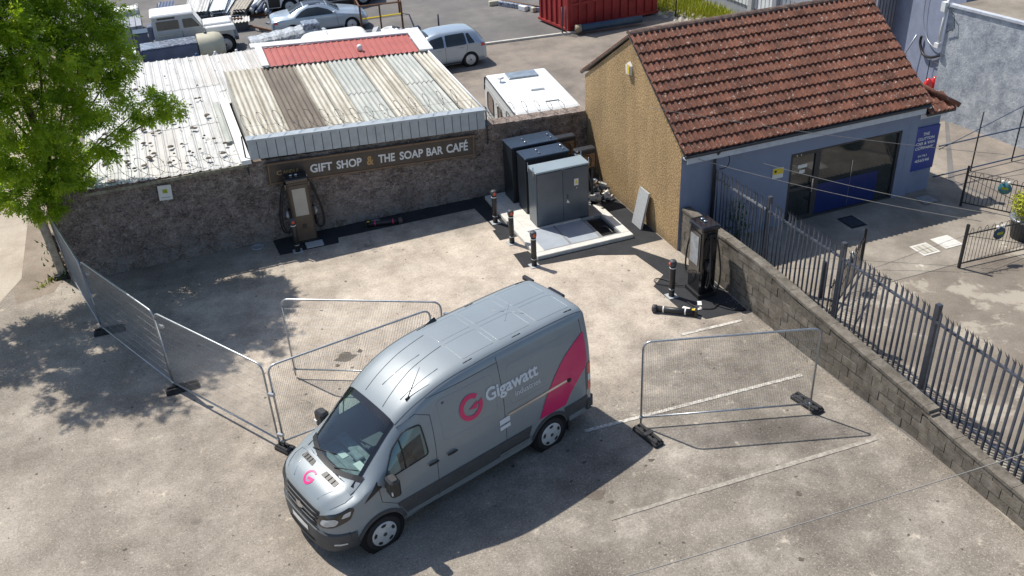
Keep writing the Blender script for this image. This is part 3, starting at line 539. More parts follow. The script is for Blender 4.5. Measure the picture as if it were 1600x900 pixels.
    cells.sort(key=lambda a:a[0]*1.3+a[1]*.35); rest=MB()
    rot=Matrix.Rotation(ang,4,'X'); dy=Vector((0,math.cos(ang),math.sin(ang)))
    for i,(r_,c_) in enumerate(cells):
        p=Vector((-.07+c_*((L+.18)/ncol),-.25,eave-.02))+dy*(g*r_)+Vector((0,0,rng.uniform(0,.006))); tilt=Matrix.Rotation(R(-8.5+rng.normal(0,.6)),4,'X')@Matrix.Rotation(R(rng.normal(0,.5) if rng.random()>.02 else 4),4,'Z')
        T=Matrix.Translation(p)@rot@tilt
        if i<300:
            o=bpy.data.objects.new('roof_tile',tm); col.objects.link(o); o.parent=roof; o.matrix_local=T
        else: rest.raw([T@Vector(q) for q in v],f)
    o=rest.build('roof_tiles_upper','tile',roof); o['kind']='stuff'
    # ridge tiles
    nr=17; rl=(L+.16)/nr
    for i in range(nr):
        b=MB(); x0=-.06+i*rl; pr=[(.13*math.cos(a),.10*math.sin(a)) for a in np.linspace(0,PI,7)]
        v2=[(x0,rx+y,ridge-.02+z) for y,z in pr]+[(x0+rl*.985,rx+y,ridge-.02+z) for y,z in pr]; b.raw(v2,[(j,j+1,8+j,7+j) for j in range(6)]+[tuple(range(7)),tuple(range(13,6,-1))]); b.build('ridge_tile','ridge',roof)
    # verge mortar strip along the gable edge
    MB().tube([(-.02,-.2,eave-.04),(-.02,rx,ridge-.06),(-.02,D+.2,rearz-.06)],.045,4).build('verge_mortar','mortar',t)
    # annex roof tiles
    ar=deck('annex_roof',[(L+.08,-.18,2.50),(8.62,-.18,2.50),(8.25,.45,2.84),(L+.08,.85,3.05)])
    aa=math.atan2(.85,1.58); ad=Vector((0,math.cos(aa),math.sin(aa)))
    for r_ in range(4):
        for c_ in range((3,3,2,1)[r_]):
            T=Matrix.Translation(Vector((L+.10+c_*.30,-.2,2.50))+ad*(.28*r_))@Matrix.Rotation(aa,4,'X')@Matrix.Rotation(R(-3),4,'X'); o=bpy.data.objects.new('roof_tile',tm); col.objects.link(o); o.parent=ar; o.matrix_local=T
    MB().tube([(8.64,-.26,2.62),(7.66,.85,3.22)],.075,8).build('hip_tile','tile',ar)
    MB().tube([(L+.02,-.3,eave-.1),(L+.02,-.12,eave-.12)],.03,6).build('security_lamp','white_trim',t)
M['ridge']=simple('blackened_ridge_tile',(.13,.085,.07),.9,0,.4,5,wear=((.30,.26,.22),11,.60)); sales_building()
o=MB().box(0,.86,-.03,0,0,1.32).build('shop_signboard','blue_sign'); o.location=(7.50,.04,.72); tag(o,'tall dark blue signboard with white lettering on the annex wall','sign'); 
fn=lambda x,y:(x,-.034,y)
for s,x0,x1,z0,z1 in (('THE',.30,.52,1.06,1.15),('CLUTTON',.14,.72,.92,1.01),('CAR & VAN',.10,.76,.78,.87),('COMPANY',.10,.74,.64,.73),('01761',.25,.56,.40,.47),('456546',.16,.68,.25,.34)): lettering('lettering',s,fn,'letter_white',o,(x0,x1,z0,z1),bold=.006)
o=MB().box(0,.34,-.02,0,0,.30).build('wall_notice','paper'); o.location=(2.80,-.0,1.5); tag(o,'small yellow and white notice on the blue wall left of the shop door','notice'); MB().box(.01,.33,-.024,-.02,.12,.29).build('yellow_panel','yellow',o); MB().lathe([(.035,-.028),(.035,-.024)],(.09,0,.21),'y',10).build('print','black_plastic',o)
t=thing('alarm_box','cream alarm box high on the tan gable wall','alarm box',(-.002,2.85,4.02)); MB().raw([(0,-.10,0),(0,.10,0),(0,.13,.26),(0,0,.36),(0,-.13,.26),(-.09,-.08,.02),(-.09,.08,.02),(-.09,.11,.25),(-.09,0,.33),(-.09,-.11,.25)],[(5,6,7,8,9),(0,1,6,5),(1,2,7,6),(2,3,8,7),(3,4,9,8),(4,0,5,9)]).build('case','paper',t); MB().box(-.095,-.088,-.11,.0,.05,.30).build('strobe_cover','yellow',t)
# leaning board
t=thing('leaning_board','pale grey board leaning against the tan gable wall','board',(-.30,1.45,.02)); t.rotation_euler=(0,R(12),0)
MB().box(-.03,.03,0,.52,0,1.08).build('panel','grc',t)
# ---------------------------------------------------------------- chargers
def cable(b,pts,r=.017,n=24):
    P=[Vector(p) for p in pts]; out=[]
    k=len(P)
    for i in range(k-1):
        a=P[max(i-1,0)];p=P[i];q=P[i+1];d=P[min(i+2,k-1)]
        for j in range(8):
            s=j/8; out.append(.5*((2*p)+(q-a)*s+(2*a-5*p+4*q-d)*s*s+(3*p-a-3*q+d)*s**3))
    out.append(P[-1]); b.tube(out,r,6); return b
def charger(loc,a,label,bodymat,topmat,scrmat,h=1.9,prot=False):
    t=thing('rapid_charger',label,'charger',loc,a,'electric vehicle chargers not yet in use')
    # faces -Y locally
    MB().box(-.29,.29,-.20,.24,.10,h-.06,b=.035).build('cabinet',bodymat,t)
    MB().box(-.32,.32,-.24,.26,0,.10).build('base','black_plastic',t)
    MB().box(-.32,.32,-.24,.27,h-.06,h+.04,b=.03).build('top_cap',topmat,t)
    for x in (-.12,.02): MB().lathe([(.045,0),(.05,.03),(.03,.045)],(x,.02,h+.04)).build('lifting_eye','chrome',t)
    MB().box(-.235,.235,-.222,-.2005,.72,h-.16,b=.0).build('front_panel','black_gloss' if not prot else 'char_brown',t)
    MB().box(-.18,.18,-.236,-.223,.88,h-.26).build('screen',scrmat,t)
    MB().box(-.06,.06,-.215,-.2005,.48,.60).build('card_reader','black_plastic',t)
    for s in (-1,1):
        hol=MB().box(min(s*.291,s*.36),max(s*.291,s*.36),-.08,.08,.78,1.02).build('holster','black_plastic',t)
        MB().tube([(s*.38,-.02,1.0),(s*.40,-.05,.86),(s*.36,-.03,.78)],[.035,.045,.03],8).build('plug','grey_plastic' if not prot else 'wrap',hol)
        c=MB(); cable(c,[(s*.30,.0,h-.22),(s*.36,-.02,h-.25),(s*.50,-.08,1.2),(s*.56,-.1,.7),(s*.50,-.12,.42),(s*.40,-.1,.38),(s*.37,-.05,.55),(s*.37,-.03,.80)],.022); c.build('cable','cable',t)
        c=MB(); cable(c,[(s*.30,.10,h-.22),(s*.42,.14,h-.35),(s*.58,.16,.9),(s*.60,.12,.45),(s*.52,.10,.30),(s*.36,.05,.42),(s*.33,.0,.72)],.02); c.build('cable','cable',t)
        MB().box(min(s*.29,s*.34),max(s*.29,s*.34),-.06,.14,h-.30,h-.16).build('cable_outlet','black_gloss',t)
    return t
t=charger((-9.0,5.12,.012),R(-2),'brown-wrapped rapid charger standing before the cafe signboard','char_brown','black_gloss','screen',1.95,True)
MB().box(-.14,.14,-.212,-.2005,.28,.44).build('label_plate','char_brown',t)
t=charger((-.55,-2.06,.012),R(-90),'black rapid charger with hanging cables beside the block wall','black_gloss','black_gloss','screen2',1.9) if False else None
M['screen2']=simple('reflective_grey_screen',(.25,.29,.33),.2,0,.25,4,coat=.6)
t=charger((-.55,-2.06,.012),R(-90),'black rapid charger with hanging cables beside the block wall','black_gloss','black_gloss','screen2',1.9)
o=MB().box(-.24,.24,-.14,.14,0,.05).build('kerb_block','grc'); o.location=(-8.85,4.72,.012); tag(o,'flat grey block lying before the brown charger','block')
def bollard(x,y,label,cap=True,a=0):
    t=thing('bollard',label,'bollard',(x,y,.01),a,'black protective bollards round the chargers and cabinets')
    MB().lathe([(.072,0),(.072,.86),(.06,.88)]).build('post','black_plastic',t)
    MB().lathe([(.075,.87),(.088,.885),(.088,.98),(.07,1.01),(.02,1.02)]).build('head','grey_plastic',t)
    for z in (.20,.80): MB().lathe([(.0735,z),(.077,z+.004),(.077,z+.022),(.0735,z+.026)]).build('reflective_band','galv' if z<.5 else 'paper',t)
    MB().lathe([(.045,-.092),(.045,-.086)],(0,0,.93),'y',12).build('reflector','orange_red',t)
    MB().box(-.13,.13,-.13,.13,0,.012).build('foot_plate','grc',t); return t
bollard(-9.35,4.55,'bollard before the brown charger by the rubble wall'); bollard(-3.80,3.72,'bollard farthest back beside the concrete plinth'); bollard(-3.82,2.35,'middle bollard of the three beside the concrete plinth'); bollard(-3.75,.92,'bollard at the near corner of the concrete plinth')
bollard(-1.28,-1.95,'bollard standing beside the black rapid charger',a=R(-90))
def lying(x,y,a,label,wrap='paper'):
    t=thing('loose_bollard',label,'bollard',(x,y,.10),a); 
    MB().lathe([(.075,0),(.075,.95)],axis='x').build('post','black_plastic',t); MB().lathe([(.08,-.11),(.095,-.09),(.095,0)],axis='x').build('head','grey_plastic',t); MB().lathe([(.06,-.118),(.06,-.11)],axis='x').build('reflector','orange_red',t)
    for q in (.14,.66): MB().lathe([(.0755,q),(.080,q+.005),(.080,q+.03),(.0755,q+.035)],axis='x').build('reflective_band',wrap,t)
    MB().box(.83,.92,-.035,.035,.072,.082).build('sticker','yellow',t); MB().box(.90,.96,-.09,.09,-.09,.09).build('foot_plate','black_plastic',t)
lying(-1.95,-2.42,R(-37),'loose bollard lying on the tarmac before the black charger'); lying(-6.35,4.93,R(168),'loose bollard with red bands lying along the rubble wall','pink')
# loose cable by charger 2
b=MB(); cable(b,[(-1.1,-2.3,.04),(-1.0,-2.7,.03),(-.7,-2.9,.03),(-.4,-2.8,.03),(-.2,-3.2,.03),(.0,-3.25,.03)],.012); tag(b.build('loose_cable','cable'),'thin black cable trailing on the tarmac from the black charger','cable')
b=MB(); cable(b,[(-.9,-1.5,.04),(-1.15,-1.1,.03),(-1.35,-1.2,.05),(-1.2,-1.45,.04),(-.8,-1.7,.05)],.012); tag(b.build('loose_cable','cable'),'coiled wires on the ground between bollard and black charger','cable')
for i,(x,y) in enumerate(((-1.0,-2.75),(-.85,-2.55),(-1.25,-2.6),(-.2,-2.0))):
    o=MB().box(-.09,.09,-.05,.05,0,.015).build('litter','paper'); o.location=(x,y,.014); o.rotation_euler=(0,0,i*1.1); tag(o,['scrap of white paper nearest the loose bollard','scrap of white paper before the black charger','scrap of white paper beside the standing bollard','white block between charger and block wall'][i],'litter')
# ---------------------------------------------------------------- plinth and cabinets
def plinth():
    t=thing('cabinet_plinth','pale concrete plinth with open cable pit under the grey cabinets','plinth',(0,0,0))
    X0,X1,Y0,Y1=-3.55,-.70,1.15,5.3; z=.12
    f=MB(); f.box(X0,X1,Y0,Y0+.22,0,z,b=.012).box(X0,X0+.30,Y0+.221,Y1,0,z,b=.012).box(X1-.24,X1,Y0+.221,3.3,0,z,b=.012); f.build('concrete_rim','concrete_light',t)
    f=MB(); f.box(X0+.301,X1-.9,2.62,Y1,0,z-.003); f.build('concrete_base','concrete_light',t)
    MB().box(-1.598,-.941,2.62,3.5,0,.10).build('steel_cover','tactile',t)
    f=MB(); f.box(-3.249,-.941,Y0+.221,Y0+.29,0,.105).box(-1.58,-1.50,1.441,2.619,0,.105).box(-.99,-.941,1.441,2.619,0,.105).box(-2.48,-2.42,1.441,2.619,.0,.100); f.build('pit_frame','tactile',t)
    MB().box(-3.245,-2.484,1.443,2.617,.07,.099).build('cover_plate','cover_blue',t); MB().box(-2.416,-1.584,1.443,2.617,.07,.096).build('cover_plate','cover_blue',t)
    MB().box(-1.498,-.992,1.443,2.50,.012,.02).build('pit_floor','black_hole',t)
    MB().box(-1.62,-1.25,2.50,2.60,.12,.15).build('cover_edge','cab_top',t); MB().box(-1.52,-1.38,2.75,2.95,.101,.14).build('plug_stopper','green',t)
    c=MB(); cable(c,[(-1.2,2.1,.03),(-1.15,1.9,.10),(-1.1,1.6,.04)],.02); c.build('pit_cable','grey_plastic',t)
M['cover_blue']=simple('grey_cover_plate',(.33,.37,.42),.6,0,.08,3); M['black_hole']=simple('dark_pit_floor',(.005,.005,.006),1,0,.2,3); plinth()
def cabinet(x,y,wd,d,h,label,bm,tm,front=False,bolts=False):
    t=thing('electrical_cabinet',label,'cabinet',(x,y,.121),0)
    MB().box(0,wd,0,d,0,h,b=.01).build('case',bm,t)
    MB().box(-.012,wd+.012,-.034,d+.012,h,h+.045,b=.012).build('top',tm,t)
    if front:
        dl=MB().box(.03,wd/2-.006,-.028,-.001,.04,h-.03,b=0).build('door',bm,t); dr=MB().box(wd/2+.006,wd-.03,-.028,-.001,.04,h-.03).build('door',bm,t)
        MB().box(wd/2-.06,wd/2+.06,-.05,-.029,h-.02,h+.0).build('latch','chrome',dr); MB().box(wd/2+.12,wd/2+.16,-.045,-.0285,.70,.82).build('handle','dark_steel',dr)
        MB().raw([(wd/2+.10,-.031,.58),(wd/2+.20,-.031,.56),(wd/2+.13,-.031,.68)],[(0,1,2)]).build('painted_reflection','paper',dr)  # pale triangle paints a reflection on the glossy door
        sg=MB().box(wd/2+.34,wd/2+.47,-.034,-.0285,h-.56,h-.36).build('warning_label','paper',dr); MB().raw([(wd/2+.36,-.0355,h-.50),(wd/2+.45,-.0355,h-.50),(wd/2+.405,-.0355,h-.385)],[(0,1,2)]).build('warning_triangle','yellow',dr)
        MB().lathe([(.02,-.034),(.02,-.0285)],(wd/2+.42,0,h-.64),'y',10).build('lock','chrome',dr)
        for (px,py) in ((-.02,d*.2),(-.02,d*.9),(wd+.02,0.05),(wd+.02,d)): MB().tube([(px,py,h-.12),(px,py,h+.16)],.012,6).build('lifting_lug','chrome',t)
    if bolts:
        for i in range(2):
            for j in range(2): MB().lathe([(.03,0),(.035,.02),(.02,.05)],(.5+i*.55*wd,.15+j*d*.35,h+.05),n=10).build('lifting_eye','chrome',t)
    return t
cabinet(-2.92,2.70,1.60,.55,1.62,'front grey double-door cabinet with yellow warning label','cab_grey','cab_top',True)
cabinet(-2.86,3.60,1.35,.62,1.68,'middle dark blue cabinet behind the grey double-door one','cab_dark','cab_blue',bolts=True)
cabinet(-2.95,4.42,1.45,.72,1.72,'rearmost dark blue cabinet nearest the rubble wall','cab_dark','cab_blue',bolts=True)
def wallbox(x,y,z,label):
    t=thing('meter_box',label,'meter box',(x,y,z)); MB().box(-.02,.62,.0,.30,0,.62,b=.03).build('case','black_plastic',t); MB().box(.06,.55,-.012,-.001,.06,.48).build('panel','wallbox_brown',t); c=MB(); cable(c,[(.15,-.03,.42),(.3,-.05,.46),(.42,-.04,.3),(.40,-.03,.1)],.01); c.build('wire','cable',t); MB().box(-.10,.05,-.05,.03,.50,.56).build('bracket','chrome',t)
    MB().box(.05,.12,.05,.25,-z+.01,0).box(.46,.53,.05,.25,-z+.01,0).build('leg','dark_steel',t)
wallbox(-1.46,4.55,1.2,'open black meter box with brown panel beside the rearmost cabinet'); wallbox(-1.18,3.75,1.05,'open black meter box with brown panel beside the middle cabinet')
# rubbish heap in the corner
t=thing('rubbish_heap','heap of cable offcuts and building rubbish in the gable corner','rubbish heap',(-.55,4.1,0))
MB().tube([(-.3,-.45,.03),(.25,-.55,.05),(.42,.0,.12),(.45,.5,.35),(.40,.55,.5)],.03,6).build('rim','black_plastic',t)
for i in range(80):
    x,y=rng.uniform(-.45,.45),rng.uniform(-.6,.9); s=rng.uniform(.03,.11); q=.02+max(0,.42-.5*math.hypot(x,y))*rng.uniform(.3,1)
    o=MB().box(-s,s,-s*.6,s*.6,0,s*rng.uniform(.4,1.2)).build('rubbish_piece',['grc','paper','timber_grey','grc','dark_steel','tan'][i%6],t); o.location=(x,y,q); o.rotation_euler=(rng.uniform(-.4,.4),rng.uniform(-.4,.4),rng.uniform(0,3))
MB().lathe([(.02,0),(.09,.03),(.10,.10),(.05,.16)],(-.15,.05,.22),n=10).build('red_bag','red_light',t); MB().box(-.35,.1,.35,.75,.05,.42).build('carton','wood',t); MB().box(-.25,.05,.15,.3,.1,.32).build('blue_box','slate_blue',t); MB().box(.1,.3,.2,.4,.12,.34).build('blue_box','slate_blue',t)
for k in range(3):
    c=MB(); cable(c,[(-.45,-.2-.06*k,.05),(-.2,-.3,.12+.03*k),(0,-.42,.06),(.15,-.6,.03)],.022); c.build('pipe_offcut','paper',t)
MB().box(-.35,-.1,.5,.9,0,1.15).build('black_sheeting','black_plastic',t)

# worn-in oil stains
def stain(x,y,r,lb=0,e=1.0,a=0):
    p=[(x+r*(1+.28*math.sin(3*q+lb)+.12*math.sin(7*q+lb))*math.cos(q)*e,y+r*(1+.25*math.cos(2*q+lb))*math.sin(q)) for q in [2*PI*k/26 for k in range(26)]]
    sheet('oil_stain',p,.0085,'oil')
M['oil']=ground_mat('oil_darkened_concrete',[(.3,(.10,.085,.07)),(.6,(.17,.145,.12)),(.8,(.26,.22,.18))],3,40,.5)
for x,y,r,e in ((-9.26,-1.04,.16,1.4),(-8.9,-.95,.06,1),(-9.5,-1.3,.05,1),(-5.98,-7.43,.14,1.2),(-5.8,-7.7,.05,1),(-14.7,-7.4,.05,1.5),(-14.9,-7.5,.03,1),(-12.9,-7.3,.045,1),(-4.6,-7.0,.04,1.5),(-2.6,-8.9,.05,1),(-3.5,-10.2,.04,1.2)): stain(x,y,r,x,e)
# ---------------------------------------------------------------- block wall with coping
def block_wall():
    t=thing('block_wall','low mossy concrete block wall under the palisade fence','wall',(0,0,0))
    xo=lambda y: .06+.012*min(0,0)+(.10 if y<-3 else 0)*min(1,(-y-3)/3)+(.16*min(1,max(0,(-y-5.5)/3)))
    zt=lambda y: float(np.interp(-y,[0,.3,2,3.5,6.2,8.74,8.77,11.3,14],[1.28,1.27,1.36,1.38,1.10,.84,.69,.62,.58]))
    th=.20; ch=.222; bl=.44
    core=MB(); ys=np.linspace(-.02,-14,60); v=[]
    for y in ys:
        x=xo(y); v+=[(x+.03,y,0),(x+.03,y,zt(y)-.03),(x+th-.02,y,zt(y)-.03),(x+th-.02,y,0)]
    f=[(4*i+j,4*i+4+j,4*i+4+(j+1)%4,4*i+(j+1)%4) for i in range(len(ys)-1) for j in range(4)]+[(0,1,2,3),tuple(4*len(ys)-4+q for q in (3,2,1,0))]; core.raw(v,f); core.build('mortar_core','mortar',t)
    for r in range(6):
        y=-.03-(0 if r%2 else bl/2)
        ylist=[-.03]+list(np.arange(y-bl if r%2 else y,-14,-bl))
        for i in range(len(ylist)-1):
            a,b_=ylist[i],ylist[i+1]; ym=(a+b_)/2; z0=r*ch; z1=min((r+1)*ch,zt(ym)-.07)
            if z1-z0<.05 or a-b_<.08: continue
            j=rng.uniform(-.006,.008); A,B=a-.007,b_+.007; xa,xb=xo(A)+j,xo(B)+j; zb=z0+.007; zt1=z1-.005
            vv=[(xa,A,zb),(xb,B,zb),(xb+th,B,zb),(xa+th,A,zb),(xa,A,zt1),(xb,B,zt1),(xb+th,B,zt1),(xa+th,A,zt1)]
            MB().raw(vv,[(0,1,2,3),(7,6,5,4),(4,5,1,0),(5,6,2,1),(6,7,3,2),(7,4,0,3)]).build('block','block',t)
    y=-.05
    while y>-13.8:
        y2=y-rng.uniform(.55,.75)
        if y>-8.75>y2: y2=-8.76
        if y2-y>-.1: y=y2; continue
        z0,z1=zt(y+.0 if y<-8.76 else y)-.065,zt(y2 if abs(y2+8.76)>.02 else -8.74)-.065; a,b_=y-.004,y2+.004; A,B=xo(a)-.015,xo(b_)-.015; T=th+.05
        vv=[(A,a,z0),(B,b_,z1),(B+T,b_,z1),(A+T,a,z0),(A,a,z0+.065),(B,b_,z1+.065),(B+T,b_,z1+.065),(A+T,a,z0+.065)]
        MB().raw(vv,[(0,1,2,3),(7,6,5,4),(4,5,1,0),(5,6,2,1),(6,7,3,2),(7,4,0,3)]).build('coping','block',t); y=y2
block_wall()
# rubble weeds at wall foot
b=MB()
for i in range(900):
    y=rng.uniform(-13,-2.6); x=.06+.02*rng.normal()-.35*rng.random()**4+(.16 if y<-6 else 0); s=rng.uniform(.004,.018)
    b.raw([(x-s,y-s,.006),(x+s,y-s*.6,.006),(x+s*.5,y+s,.006),(x,y,.006+s*.9)],[(0,1,3),(1,2,3),(2,0,3)])
o=b.build('wall_foot_gravel','timber_grey'); tag(o,'loose grit and crumbs of mortar along the foot of the block wall','gravel',kind='stuff')
# ---------------------------------------------------------------- palisade fence
def palisade():
    t=thing('palisade_fence','tall dark steel palisade fence behind the block wall','fence',(1.0,0,0))
    zt=lambda y: float(np.interp(-y,[0,2.2,5,13],[2.30,2.38,2.46,2.48])); z0=.05
    pr=[(-.034,0),(-.022,.010),(-.008,.010),(0,.028),(.008,.010),(.022,.010),(.034,0),(0,.018)]
    def pale(H):
        v=[];f=[]
        secs=[(z0,1,0),(H-.17,1,0),(H-.12,.95,0)]
        pf=[(-.034,.012),(-.014,0),(.014,0),(.034,.012)]
        for z,s,_ in secs: v+=[(b*1-.0,a*s,z) for a,b in pf]
        f=[(4*i+j,4*i+j+1,4*i+5+j,4*i+4+j) for i in range(2) for j in range(3)]
        b=len(v); # splayed triple point
        for (ya,yb,tip,out) in ((-.034,-.012,-.050,-.05),(-.012,.012,0,0),(.012,.034,.050,-.05)):
            v+=[(.012 if ya<-.02 or ya>0 else 0,ya,H-.12),(.0,yb,H-.12),(out,tip,H)]; q=len(v); f.append((q-3,q-2,q-1))
        me=bpy.data.meshes.new('pale'); me.from_pydata(v,[],f); me.materials.append(M['paling']); return me
    cache={}
    posts=[.45,-2.35,-5.05,-7.80,-10.5,-13.2]
    y=-.08
    while y>-13.3:
        if min(abs(y-p) for p in posts)>.06:
            H=round(zt(y)/.02)*.02
            if H not in cache: cache[H]=pale(H)
            o=bpy.data.objects.new('pale',cache[H]); col.objects.link(o); o.parent=t; o.location=(-.03,y,rng.normal(0,.004)); o.rotation_euler=(R(rng.normal(0,.35)),R(rng.normal(0,.4)),0)
        y-=.1545
    for p in posts[1:]:
        H=zt(p); b=MB(); b.box(-.01,.09,p-.05,p+.05,0,H+.0); b.build('post','dark_steel',t)
    for zf,nm in ((-.38,'rail'),(None,'rail')):
        for i in range(len(posts)-1):
            a,b_=posts[i]-.052,posts[i+1]+.052
            if i==0: a=-.06
            za=(zt(a)+zf) if zf else .45; zb=(zt(b_)+zf) if zf else .45; v=[(x,yy,zz+dz) for dz in (0,.05) for x,yy,zz in ((-.018,a,za),(-.018,b_,zb),(.022,b_,zb),(.022,a,za))]
            MB().raw(v,[(0,1,2,3),(7,6,5,4),(4,5,1,0),(5,6,2,1),(6,7,3,2),(7,4,0,3)]).build(nm,'galv' if i<1 else 'paling',t)
palisade()
# ---------------------------------------------------------------- temporary mesh fence panels
def panel_base():
    t=thing('mesh_fence_panel','temporary mesh fence panel','fence panel',(0,0,0)); W_,H=3.45,2.0; r=.021; c=.16
    arc=lambda cx,cz,a0,a1:[(cx+c*math.cos(a),0,cz+c*math.sin(a)) for a in np.linspace(a0,a1,6)]
    MB().tube([(0,0,.0),(0,0,H-c)]+arc(c,H-c,PI,PI/2)+arc(W_-c,H-c,PI/2,0)+[(W_,0,0)],r,8).build('frame','galv',t)
    MB().tube([(0,0,.17),(W_,0,.17)],r*.95,8).build('bottom_rail','galv',t)
    b=MB()
    for i in range(1,97):
        x=W_*i/97; e=max(0,c-min(x,W_-x)); zt_=H-c+math.sqrt(max(0,c*c-e*e))
        b.tube([(x,.004,.17),(x,.004,zt_)],.0028,3,sm=False)
    for i in range(1,8):
        z=.17+i*.228; b.tube([(0,-.004,z),(W_,-.004,z)],.0018,3,sm=False)
    o=b.build('mesh_infill','galv',t); o['kind']='stuff'
    for x in (.0,W_): MB().tube([(x-.03,0,.17),(x+.03,0,.17)],.034,6).build('corner_gusset','galv',t)
    return t
pb=panel_base()
GP='temporary mesh fence panels round the van'
spec=[((-4.30,-6.02),-17.4,'mesh fence panel standing alone right of the van on two rubber feet'),
((-10.45,-1.35),-27.5,'mesh fence panel farthest back behind the van, standing nearly square on'),
((-11.08,-3.72),10.0,'mesh fence panel slanting behind the van roof from the nose'),
((-13.00,-.70),-58.0,'mesh fence panel running down to the nose of the van'),
((-14.48,2.47),-65.0,'mesh fence panel second from the tree in the left hand run'),
((-15.28,5.85),-76.5,'mesh fence panel nearest the tree, seen almost edge on')]
for i,((x,y),a,lb) in enumerate(spec):
    o=pb if i==0 else copy_tree(pb); o.location=(x,y,.06); o.rotation_euler=(0 if i!=5 else R(1.5),0,R(a)); o['label']=lb; o['group']=GP
def foot_base():
    t=thing('rubber_block','rubber fence foot','rubber foot'); b=MB(); L=.36
    b.box(-L,L,-.115,.115,0,.08,b=.02); b.build('block','rubber',t); q=MB()
    q.box(-L+.03,-.06,-.09,-.03,.08,.115,b=.01).box(-L+.03,-.06,.03,.09,.08,.115,b=.01).box(.06,L-.03,-.09,-.03,.08,.115,b=.01).box(.06,L-.03,.03,.09,.08,.115,b=.01).box(-.055,.055,-.1,.1,.08,.12,b=.01); q.build('raised_rib','rubber',t)
    for x in (-.3,-.12,.12,.3): MB().lathe([(.022,.1),(.022,.118)],(x,0,0),n=8).build('socket','black_hole',t)
    return t
fb=foot_base(); ft=[((-4.33,-6.38),102,'black rubber foot at the left end of the lone fence panel'),((-.90,-6.83),102,'black rubber foot at the right end of the lone fence panel, by the block wall'),((-12.85,-.72),3,'black rubber foot between the second and third panels from the tree'),((-14.33,2.50),-3,'black rubber foot between the two panels nearest the tree'),((-11.00,-3.85),-56,'black rubber foot at the nose of the van'),((-15.35,5.92),-5,'black rubber foot at the foot of the timber post near the tree')]
for i,((x,y),a,lb) in enumerate(ft):
    o=fb if i==0 else copy_tree(fb); o.location=(x,y,.006); o.rotation_euler=(0,0,R(a)); o['label']=lb; o['group']='black rubber fence feet'
b=MB(); 
for k,(x,y,z) in enumerate(((-11.12,-3.78,1.45),(-11.12,-3.78,.45),(-12.93,-.72,1.7),(-14.42,2.48,1.7),(-7.3,-3.05,1.8))):
    o=MB().box(-.07,.07,-.035,.035,-.03,.03,b=.008).build('fence_clamp','galv'); o.location=(x,y,z); o.rotation_euler=(0,0,R(-40)); tag(o,['upper clamp joining the two panels at the van nose','lower clamp joining the two panels at the van nose','clamp high on the joint between second and third panels','clamp high on the joint nearest the tree','clamp joining the two panels behind the van roof'][k],'clamp','steel clamps joining the fence panels')
